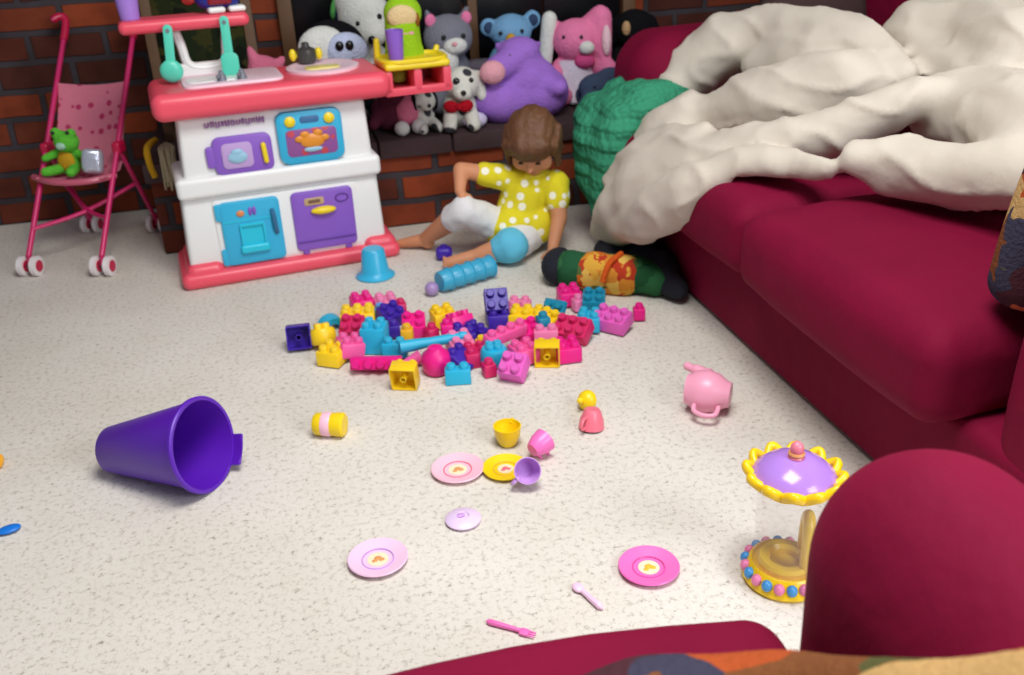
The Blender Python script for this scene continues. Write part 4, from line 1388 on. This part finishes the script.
simple('grip_tab', lug, BUCK, bk)

# ------------------------------------------------------------------ tea set
P_BRIGHT = plastic('tea_pink', (246, 116, 192))
P_PALE = plastic('tea_pale_pink', (250, 196, 214))
P_LIL = plastic('tea_pale_lilac', (244, 204, 232))
Y_TEA = plastic('tea_yellow', (250, 214, 20))
ROSE = plastic('tea_rose', (242, 120, 140))
LAVT = plastic('tea_lavender', (206, 158, 226))


def plate(label, loc, r, m, mc, art):
    t = thing('toy_plate', label, 'plate', loc, 0)
    k = r / 0.052
    simple('dish', lambda bm: lathe(bm, [(0, 0.001), (0.028 * k, 0.001), (0.050 * k, 0.007), (0.052 * k, 0.0095), (0.0505 * k, 0.0115), (0.031 * k, 0.0062), (0.026 * k, 0.0046), (0, 0.0046)], 44), m, t)
    simple('rim_ring', lambda bm: tube(bm, [(0.027 * k * math.cos(a * PI / 18), 0.027 * k * math.sin(a * PI / 18), 0.0055) for a in range(36)], 0.0014, 6, True), mc, t)
    st_ = simple('sticker', lambda bm: lathe(bm, [(0, 0.0046), (0.018 * k, 0.0046), (0.018 * k, 0.0054), (0, 0.0054)], 28), plastic('sticker_cream', (250, 232, 196)), t)
    r2 = random.Random(hash(label) % 1 + int(r * 1e5))

    def mark(bm):
        for dx, dy, rr in ((0, 0.002, 0.007), (0.006, -0.003, 0.0055), (-0.006, -0.004, 0.005)):
            ell(bm, (dx * k, dy * k, 0.0056), (rr * k, rr * k * 0.9, 0.0009), sub=2)
    simple('sticker_mark', mark, art, st_)
    return t


GOLD = plastic('art_gold', (236, 190, 60))
ORG = plastic('art_orange', (226, 160, 100))
plate('bright pink toy plate with yellow centre, nearest to the round arm of the sofa', (0.490, 1.180, 0), 0.0515, P_BRIGHT, plastic('tea_deep_pink', (226, 84, 164)), GOLD)
plate('pale lilac pink toy plate with orange centre, nearest to the purple bucket', (0.053, 1.336, 0), 0.0525, P_LIL, LAVT, ORG)
plate('pale pink toy plate touching the yellow plate', (0.239, 1.565, 0), 0.0530, P_PALE, ROSE, ORG)
plate('yellow toy plate under the lavender tea cup', (0.330, 1.539, 0), 0.046, Y_TEA, GOLD, ROSE)

CUP = [(0, 0), (0.015, 0), (0.018, 0.004), (0.025, 0.022), (0.0275, 0.042), (0.0255, 0.042), (0.023, 0.022), (0.014, 0.006), (0, 0.005)]


def teacup(label, loc, rot, m, k=1.0, ha=0.0):
    t = thing('toy_teacup', label, 'cup', loc, rot=rot)
    simple('bowl', lambda bm: lathe(bm, [(r * k, z * k) for r, z in CUP], 32), m, t)
    M = Matrix.Rotation(ha, 4, 'Z')
    simple('handle', lambda bm: tube(bm, [M @ Vector(p) * k for p in curve_pts([(0.0235, 0, 0.034), (0.036, 0, 0.036), (0.041, 0, 0.026), (0.035, 0, 0.015), (0.021, 0, 0.013)], 4)], 0.0032 * k, 8), m, t)
    return t


teacup('lavender toy tea cup tipped open towards the viewer beside the yellow plate', (0.362, 1.496, 0.026), (R_(62), R_(0), R_(-10)), LAVT, 0.95, R_(218))
teacup('yellow toy tea cup standing behind the yellow plate', (0.358, 1.632, 0.001), (0, 0, 0), Y_TEA, 1.05, R_(60))
teacup('pink toy tea cup lying between the yellow cup and the lavender cup', (0.390, 1.555, 0.026), (R_(-78), 0, R_(-60)), P_BRIGHT, 0.92, R_(80))
teacup('rose toy tea cup upside down next to the small yellow lid', (0.546, 1.645, 0.043), (R_(172), R_(6), 0), ROSE, 1.0, R_(140))

t = thing('teapot_lid', 'small yellow teapot lid with knob lying behind the rose tea cup', 'lid', (0.558, 1.718, 0.022), rot=(R_(70), 0, R_(-60)))
t.scale = (0.85, 0.85, 0.95)
simple('dome', lambda bm: lathe(bm, [(0.026, -0.006), (0.027, -0.002), (0.024, 0.008), (0.014, 0.016), (0, 0.018), (0, 0.014), (0.012, 0.013), (0.022, 0.005), (0.024, -0.006)], 28), Y_TEA, t)
simple('knob', lambda bm: (ell(bm, (0, 0, 0.024), (0.009, 0.009, 0.009))), Y_TEA, t)

t = thing('toy_saucer', 'small pale lavender disc with a dimple lying alone in front of the tea cups', 'lid', (0.217, 1.403, 0.0))
simple('dish', lambda bm: lathe(bm, [(0, 0.002), (0.022, 0.001), (0.032, 0.004), (0.033, 0.007), (0.028, 0.011), (0.012, 0.014), (0.010, 0.011), (0, 0.010)], 36), plastic('tea_pale_lavender', (232, 206, 240)), t)
simple('dimple', lambda bm: ell(bm, (-0.004, 0.004, 0.0125), (0.009, 0.006, 0.002), sub=2), LAVT, t)

t = thing('toy_jar', 'small yellow toy jar with a pink band lying on the carpet near the bucket', 'jar', (0.006, 1.785, 0.026), rot=(0, R_(90), R_(-22)))
simple('body', lambda bm: lathe(bm, [(0, -0.033), (0.020, -0.033), (0.024, -0.029), (0.025, -0.012), (0.025, 0.012), (0.026, 0.016), (0.026, 0.030), (0.022, 0.034), (0, 0.034)], 32), Y_TEA, t)
simple('band', lambda bm: lathe(bm, [(0.0253, -0.014), (0.0262, -0.012), (0.0262, 0.004), (0.0253, 0.006)], 32), P_PALE, t)

# teapot tipped on its side
t = thing('toy_teapot', 'pink toy teapot tipped on its side in front of the couch', 'teapot', (0.800, 1.632, 0.047), rot=(0, 0, 0))
Mt = Matrix.Rotation(R_(-36), 4, 'Z') @ Matrix.Rotation(R_(-90), 4, 'Y')       # teapot's up -> -x
simple('body', lambda bm: lathe(bm, [(0, -0.050), (0.026, -0.050), (0.028, -0.046), (0.030, -0.040), (0.042, -0.022), (0.047, 0.0), (0.043, 0.024), (0.034, 0.038), (0.033, 0.044), (0.029, 0.044), (0.030, 0.036), (0.040, 0.020), (0.043, 0.0), (0.030, -0.036), (0, -0.044)], 40, Mt), plastic('teapot_pink', (246, 166, 194)), t)
MP = MATS['plastic_teapot_pink']
d_ = Vector((-0.10, -0.82, -0.20)).normalized()


def tp_dir(u, out):
    """point at height u along the pot, `out` from its axis on the handle side"""
    return Mt @ Vector((0, 0, u)) + Matrix.Rotation(R_(-24), 3, 'Z') @ Vector((0, -0.93, -0.30)).normalized() * out


simple('handle', lambda bm: tube(bm, curve_pts([tp_dir(0.026, 0.038), tp_dir(0.028, 0.060), tp_dir(0.008, 0.070), tp_dir(-0.016, 0.064), tp_dir(-0.024, 0.040)], 5), 0.0052, 10), MP, t)
simple('spout', lambda bm: tube(bm, curve_pts([tp_dir(-0.012, -0.036), tp_dir(0.006, -0.054), tp_dir(0.032, -0.062), tp_dir(0.048, -0.070)], 5), [0.016] * 5 + [0.012] * 5 + [0.009] * 5 + [0.008], 12), MP, t)


# cutlery
def cutlery(label, a, b, m, fork=False, wd=0.011):
    a, b = Vector(a), Vector(b)
    d = (b - a)
    L = d.length
    t = thing('toy_fork' if fork else 'toy_spoon', label, 'fork' if fork else 'spoon', a, math.atan2(d.y, d.x))

    simple('handle', lambda bm: tube(bm, [(0, 0, 0.005), (0.006, 0, 0.005), (L * 0.25, 0, 0.0055), (L * 0.6, 0, 0.006), (L * 0.72, 0, 0.006)], [0.002, wd * 0.46, wd * 0.42, wd * 0.32, wd * 0.3], 8), m, t)
    if fork:
        def tines(bm):
            prism(bm, rrect(L * 0.18, wd * 1.25, 0.003), 0.004, Matrix.Translation((L * 0.79, 0, 0.003)), 0.001)
            for y in (-0.0045, 0, 0.0045):
                cap(bm, (L * 0.86, y, 0.005), (L, y, 0.005), 0.0018, 0.0014, 8)
        simple('tines', tines, m, t)
    else:
        simple('bowl', lambda bm: ell(bm, (L * 0.84, 0, 0.006), (L * 0.17, wd * 0.72, 0.005)), m, t)
    return t


cutlery('bright pink toy fork on the carpet close to the sofa front', (0.200, 1.134, 0), (0.264, 1.083, 0), P_BRIGHT, True, 0.011)
cutlery('pale pink toy spoon lying between the bright pink fork and plate', (0.383, 1.108, 0), (0.357, 1.176, 0), P_LIL, False, 0.013)
cutlery('blue toy spoon at the edge of the carpet beyond the purple bucket', (-0.70, 1.595, 0), (-0.580, 1.629, 0), plastic('spoon_blue', (20, 120, 220)), False, 0.019)
t = simple('toy_bead', lambda bm: (rbox(bm, (0, 0, 0.012), (0.05, 0.035, 0.024), 0.010, n=2), lathe(bm, [(0.008, 0.02), (0.008, 0.03), (0, 0.031)], 12)), plastic('bead_orange', (248, 176, 24)))
t.location = (-0.684, 1.872, 0.001)
tag(t, 'orange yellow toy piece on the carpet beyond the bucket at the edge', 'toy piece')

# stacked cyan cups
CYS = plastic('stack_cyan', (58, 168, 206))
a_, b_ = Vector((0.352, 2.455, 0.036)), Vector((0.535, 2.53, 0.036))
dd = (b_ - a_).normalized()
Ms = Matrix.Translation(a_) @ dd.to_track_quat('Z', 'Y').to_matrix().to_4x4()
for k in range(5):
    z = 0.014 + k * 0.036
    t = simple('stacking_cup', lambda bm: lathe(bm, [(0.0, 0.0), (0.0265, 0.0), (0.0285, 0.003), (0.031, 0.030), (0.034, 0.031), (0.034, 0.0345), (0.030, 0.0345), (0.027, 0.005), (0, 0.004)], 30, Matrix.Identity(4)), CYS)
    t.matrix_world = Ms @ Matrix.Translation((0, 0, z))
    tag(t, ['cyan stacking cup at the open near end of the stack lying by the child', 'cyan stacking cup second from the near end of the stack by the child', 'cyan stacking cup in the middle of the stack lying by the child', 'cyan stacking cup second from the end nearest to the child in the stack', 'cyan stacking cup at the end of the stack nearest to the child'][k], 'cup', 'cyan stacking cups lying in a row by the child')
t = simple('toy_ball', lambda bm: ell(bm, (0, 0, 0), (0.020, 0.020, 0.020)), plastic('ball_mauve', (164, 138, 190)))
t.location = a_ - dd * 0.012
t.location.z = 0.022
tag(t, 'small mauve ball at the near end of the cyan stacking cups', 'ball')

# ------------------------------------------------------------------ carousel jar
J = thing('carousel_jar', 'clear carousel shaped toy jar with scalloped purple and yellow lid beside the sofa arm', 'toy jar', (0.695, 1.10, 0.0))
J.scale = (0.82, 0.82, 1.10)
JP = plastic('lid_purple', (176, 130, 220), 0.18)
JY = plastic('jar_yellow', (250, 208, 24), 0.3)
CLEAR = mat('clear_plastic', (244, 244, 244), 0.05, alpha=0.07, spec=0.8)
simple('base', lambda bm: lathe(bm, [(0, 0.0), (0.078, 0.0), (0.083, 0.006), (0.080, 0.014), (0.070, 0.030), (0.066, 0.032), (0.062, 0.026), (0, 0.024)], 48), JY, J)
for k in range(20):
    a = 2 * PI * k / 20
    cc = ('bead_pink', (236, 132, 176)) if k % 2 else ('bead_blue', (70, 150, 214))
    simple('bead', lambda bm: ell(bm, (0.077 * math.cos(a), 0.077 * math.sin(a), 0.021), (0.011, 0.011, 0.0095), (0, 0, a), sub=2), plastic(*cc), J)
simple('clear_wall', lambda bm: lathe(bm, [(0.065, 0.030), (0.066, 0.10), (0.067, 0.172), (0.0645, 0.172), (0.0635, 0.10), (0.0625, 0.030)], 48, Matrix.Identity(4), True), CLEAR, J)
simple('inner_ring', lambda bm: lathe(bm, [(0.030, 0.026), (0.052, 0.026), (0.054, 0.034), (0.050, 0.040), (0.036, 0.040), (0.030, 0.034)], 36, Matrix.Identity(4), True), JY, J)
simple('inner_arch', lambda bm: tube(bm, curve_pts([(0.020, -0.040, 0.03), (0.020, -0.042, 0.07), (0.024, -0.034, 0.098), (0.034, -0.014, 0.108), (0.042, 0.004, 0.098), (0.046, 0.012, 0.07), (0.046, 0.012, 0.036)], 5), 0.0125, 12), JY, J)
simple('lid', lambda bm: lathe(bm, [(0.068, 0.172), (0.084, 0.176), (0.082, 0.184), (0.060, 0.200), (0.030, 0.211), (0, 0.214), (0, 0.208), (0.055, 0.194), (0.068, 0.180)], 48), JP, J)


def scallop(bm):
    n = 192
    pts, rs = [], []
    for k in range(n):
        a = 2 * PI * k / n
        s = math.cos(12 * a)
        rr = 0.083 + 0.0075 * s
        pts.append((rr * math.cos(a), rr * math.sin(a), 0.184 + 0.005 * s))
    tube(bm, pts, 0.0085, 10, True)


simple('scalloped_trim', scallop, JY, J)
simple('knob', lambda bm: (ell(bm, (0, 0, 0.226), (0.013, 0.013, 0.012)), lathe(bm, [(0.012, 0.205), (0.016, 0.214), (0.010, 0.220)], 20)), plastic('knob_pink', (236, 130, 150)), J)
simple('knob_ring', lambda bm: tube(bm, [(0.0125 * math.cos(a * PI / 10), 0.0125 * math.sin(a * PI / 10), 0.219) for a in range(20)], 0.0035, 6, True), plastic('art_orange', (226, 160, 60)), J)

# ------------------------------------------------------------------ the child
SKIN = mat('skin', (206, 142, 104), 0.55, var=0.05, spec=0.3)
SKIN.node_tree.nodes['Principled BSDF'].inputs['Subsurface Weight'].default_value = 0.08
SKIN.node_tree.nodes['Principled BSDF'].inputs['Subsurface Radius'].default_value = (0.01, 0.004, 0.002)
HAIR = mat('brown_hair', (100, 64, 38), 0.6, bump=0.6, bscale=60, var=0.25, var_scale=30)
SHIRT = dots('yellow_dotted_shirt', (222, 208, 30), (246, 244, 222), 27, 0.30)
CAPRI = mat('white_cotton', (226, 226, 226), 0.9, bump=0.25, bscale=40)
CUFF = mat('cyan_cotton', (96, 190, 220), 0.9, bump=0.25, bscale=40)

child = thing('person', 'toddler in a yellow dotted shirt and white leggings sitting on the carpet by the blocks', 'person', (0.66, 2.73, 0.0))
O = Vector((0.66, 2.73, 0.0))


def rel(*p):
    return tuple(Vector(p) - O)


hipC, chest, neck = rel(0.665, 2.735, 0.075), rel(0.69, 2.725, 0.185), rel(0.703, 2.715, 0.245)
head = Vector(rel(0.705, 2.675, 0.342))
HM = Matrix.Translation(head) @ Matrix.Rotation(R_(-26), 4, 'Z') @ Matrix.Rotation(R_(44), 4, 'X')     # face towards local -y, tipped down
shR, elR, wrR = rel(0.618, 2.725, 0.238), rel(0.497, 2.73, 0.272), rel(0.482, 2.685, 0.222)
shL, elL, wrL = rel(0.778, 2.685, 0.212), rel(0.772, 2.635, 0.118), rel(0.735, 2.585, 0.045)
hR, kR, aR = rel(0.625, 2.735, 0.07), rel(0.490, 2.672, 0.165), rel(0.382, 2.822, 0.034)
hL, kL, aL = rel(0.71, 2.715, 0.065), rel(0.610, 2.605, 0.060), rel(0.495, 2.628, 0.030)
toeR, toeL = rel(0.305, 2.862, 0.016), rel(0.425, 2.632, 0.022)


def hand(palm, d, side, nrm, curl=0.5):
    """palm, four unequal fingers bent twice, a thumb from the palm's side"""
    d, side, nrm = Vector(d).normalized(), Vector(side).normalized(), Vector(nrm).normalized()
    p = Vector(palm)
    pr = [('c', p - d * 0.008, p + d * 0.010, 0.0125, 0.0135), ('c', p - side * 0.008 + d * 0.008, p + side * 0.008 + d * 0.008, 0.009, 0.009)]
    for k, (off, ln) in enumerate(((-0.0125, 0.020), (-0.0042, 0.024), (0.0042, 0.0225), (0.0125, 0.017))):
        b = p + d * 0.014 + side * off
        m = b + (d * (1 - curl * 0.3) + nrm * curl * 0.5 + side * off * 6) * ln * 0.55
        e = m + (d * (1 - curl) + nrm * curl) * ln * 0.55
        pr += [('c', b, m, 0.0052, 0.0047), ('c', m, e, 0.0047, 0.0040)]
    b = p - side * 0.012 - d * 0.004
    m = b + (-side * 0.8 + d * 0.6 + nrm * 0.3).normalized() * 0.014
    pr += [('c', b, m, 0.0062, 0.0054), ('c', m, m + (d * 0.9 + nrm * 0.4 - side * 0.2).normalized() * 0.012, 0.0054, 0.0045)]
    return pr


def hd(c, r, rot=(0, 0, 0)):
    return ('m', c, r, rot, HM)


def hp(x, y, z):
    return tuple(HM @ Vector((x, y, z)))


bp = [('c', hipC, chest, 0.070, 0.062), ('c', chest, neck, 0.058, 0.036), ('c', neck, hp(0, 0.015, -0.05), 0.033, 0.034), ('c', rel(0.64, 2.735, 0.235), rel(0.765, 2.695, 0.215), 0.030, 0.030),
      # head
      hd((0, 0.012, 0.012), (0.070, 0.080, 0.074)), hd((0, -0.020, -0.022), (0.060, 0.055, 0.058)), hd((0.03, -0.040, -0.028), (0.030, 0.028, 0.028)), hd((-0.03, -0.040, -0.028), (0.030, 0.028, 0.028)),
      hd((0, -0.045, -0.060), (0.028, 0.024, 0.020)), hd((0, -0.078, -0.018), (0.0095, 0.011, 0.010)), hd((0, -0.070, -0.002), (0.006, 0.008, 0.018)),
      hd((0.071, 0.006, -0.012), (0.010, 0.014, 0.018)), hd((-0.071, 0.006, -0.012), (0.010, 0.014, 0.018)),
      # arms
      ('c', shR, elR, 0.031, 0.024), ('c', elR, wrR, 0.024, 0.0165), ('c', shL, elL, 0.031, 0.025), ('c', elL, wrL, 0.025, 0.0165),
      # legs
      ('c', hR, kR, 0.052, 0.036), ('c', kR, tuple(Vector(kR).lerp(Vector(aR), 0.4)), 0.036, 0.034), ('c', tuple(Vector(kR).lerp(Vector(aR), 0.4)), aR, 0.034, 0.021),
      ('c', hL, kL, 0.054, 0.040), ('c', kL, tuple(Vector(kL).lerp(Vector(aL), 0.4)), 0.038, 0.033), ('c', tuple(Vector(kL).lerp(Vector(aL), 0.4)), aL, 0.033, 0.021),
      # feet
      ('c', aR, toeR, 0.022, 0.014), ('e', tuple(Vector(aR) + Vector((0.012, -0.004, -0.012))), (0.02, 0.02, 0.018)), ('c', aL, toeL, 0.023, 0.017), ('e', tuple(Vector(aL) + Vector((0.010, 0, -0.006))), (0.02, 0.02, 0.02))]
for k in range(5):
    q = Vector(toeR) + Vector((-0.012, 0.006, 0)) + Vector((0.35, 0.93, 0)) * (k - 2) * 0.0075
    bp.append(('e', tuple(q), (0.0078 - k * 0.0006,) * 3))
    q = Vector(toeL) + Vector((-0.014, 0, 0.004)) + Vector((0, 0.5, 0.86)) * (k - 2) * 0.0065
    bp.append(('e', tuple(q), (0.0072 - k * 0.0005,) * 3))
bp += hand(tuple(Vector(wrR) + Vector((0.004, -0.012, -0.014))), (0.25, -0.55, -0.8), (-0.95, -0.3, -0.1), (0.4, 0.5, -0.3), 0.5)
bp += hand(tuple(Vector(wrL) + Vector((-0.010, -0.012, -0.014))), (-0.45, -0.6, -0.55), (0.8, -0.55, 0.1), (-0.2, 0.3, -0.5), 0.4)
blob('body', bp, SKIN, child, vox=0.0038, sm=4)

# face
for x in (-0.026, 0.026):
    simple('eye', lambda bm: ell(bm, hp(x, -0.0665, 0.003), (0.0085, 0.0050, 0.0042), (R_(30), 0, R_(-26)), sub=2), plastic('iris', (58, 40, 30), 0.2), child)
    simple('eyebrow', lambda bm: cap(bm, hp(x * 1.35, -0.064, 0.020), hp(x * 0.6, -0.070, 0.021), 0.0022, 0.0025, 8), HAIR, child)
simple('lips', lambda bm: (cap(bm, hp(-0.010, -0.067, -0.043), hp(0.010, -0.067, -0.043), 0.0042, 0.0042, 8)), mat('lips', (188, 98, 88), 0.5), child)

# hair: cap, fringe and chin length sides
hr = [hd((0, 0.022, 0.024), (0.078, 0.084, 0.078)), hd((0, 0.045, -0.012), (0.073, 0.060, 0.062)), hd((0, -0.030, 0.052), (0.062, 0.046, 0.040))]
for k in range(9):
    a = (k - 4) / 4
    hr.append(('c', hp(a * 0.050, -0.050 + 0.012 * a * a, 0.058), hp(a * 0.058, -0.068 + 0.022 * a * a, 0.022), 0.015, 0.0085))
for s in (-1, 1):
    for k in range(4):
        hr.append(('c', hp(s * 0.070, -0.022 + k * 0.02, 0.03), hp(s * 0.073, -0.030 + k * 0.022, -0.055 - 0.006 * k), 0.016, 0.009))
for k in range(5):
    a = (k - 2) / 2
    hr.append(('c', hp(a * 0.05, 0.075 - 0.015 * abs(a), 0.0), hp(a * 0.052, 0.068 - 0.012 * abs(a), -0.075), 0.024, 0.012))


def strands(v):
    q = HM.inverted() @ v.co
    v.co += v.normal * noise.noise(Vector((math.atan2(q.x, q.z + 0.1) * 9, q.y * 14, q.z * 4))) * 0.0055


blob('hair', hr, HAIR, child, vox=0.0048, sm=4, disp=strands)


# clothes
def lerp(a, b, t):
    return tuple(Vector(a).lerp(Vector(b), t))


def folds(v):
    v.co += v.normal * (noise.noise(v.co * 26) * 0.004 - 0.001)


shp = [('c', rel(0.665, 2.73, 0.085), chest, 0.082, 0.072), ('c', chest, lerp(chest, neck, 0.55), 0.071, 0.060), ('c', rel(0.64, 2.732, 0.233), rel(0.762, 2.695, 0.213), 0.040, 0.040),
       ('c', shR, lerp(shR, elR, 0.42), 0.042, 0.037), ('c', shL, lerp(shL, elL, 0.48), 0.043, 0.040), ('e', rel(0.645, 2.69, 0.095), (0.085, 0.065, 0.060)), ('e', rel(0.60, 2.70, 0.085), (0.05, 0.05, 0.06)), ('e', rel(0.705, 2.70, 0.085), (0.075, 0.07, 0.068))]
sh_ = blob('shirt', shp, SHIRT, child, vox=0.0055, sm=5, disp=folds)
simple('neckline', lambda bm: tube(bm, [Vector(lerp(chest, neck, 0.98)) + Vector((0.047 * math.cos(a * PI / 12), 0.043 * math.sin(a * PI / 12) - 0.004, 0.006 + 0.006 * math.sin(a * PI / 12))) for a in range(24)], 0.004, 8, True), mat('trim_yellow', (226, 212, 60), 0.9), sh_)
lg = [('c', hR, kR, 0.060, 0.046), ('c', kR, lerp(kR, aR, 0.26), 0.046, 0.043), ('c', hL, kL, 0.060, 0.052), ('e', rel(0.665, 2.74, 0.065), (0.088, 0.07, 0.055))]


def flat(v):
    folds(v)
    v.co.z = max(v.co.z, 0.004)


blob('leggings', lg, CAPRI, child, vox=0.0055, sm=5, disp=flat)
blob('cuff', [('c', lerp(hL, kL, 0.86), kL, 0.0535, 0.0555), ('c', kL, lerp(kL, aL, 0.20), 0.0555, 0.046)], CUFF, child, vox=0.0055, sm=4, disp=flat)
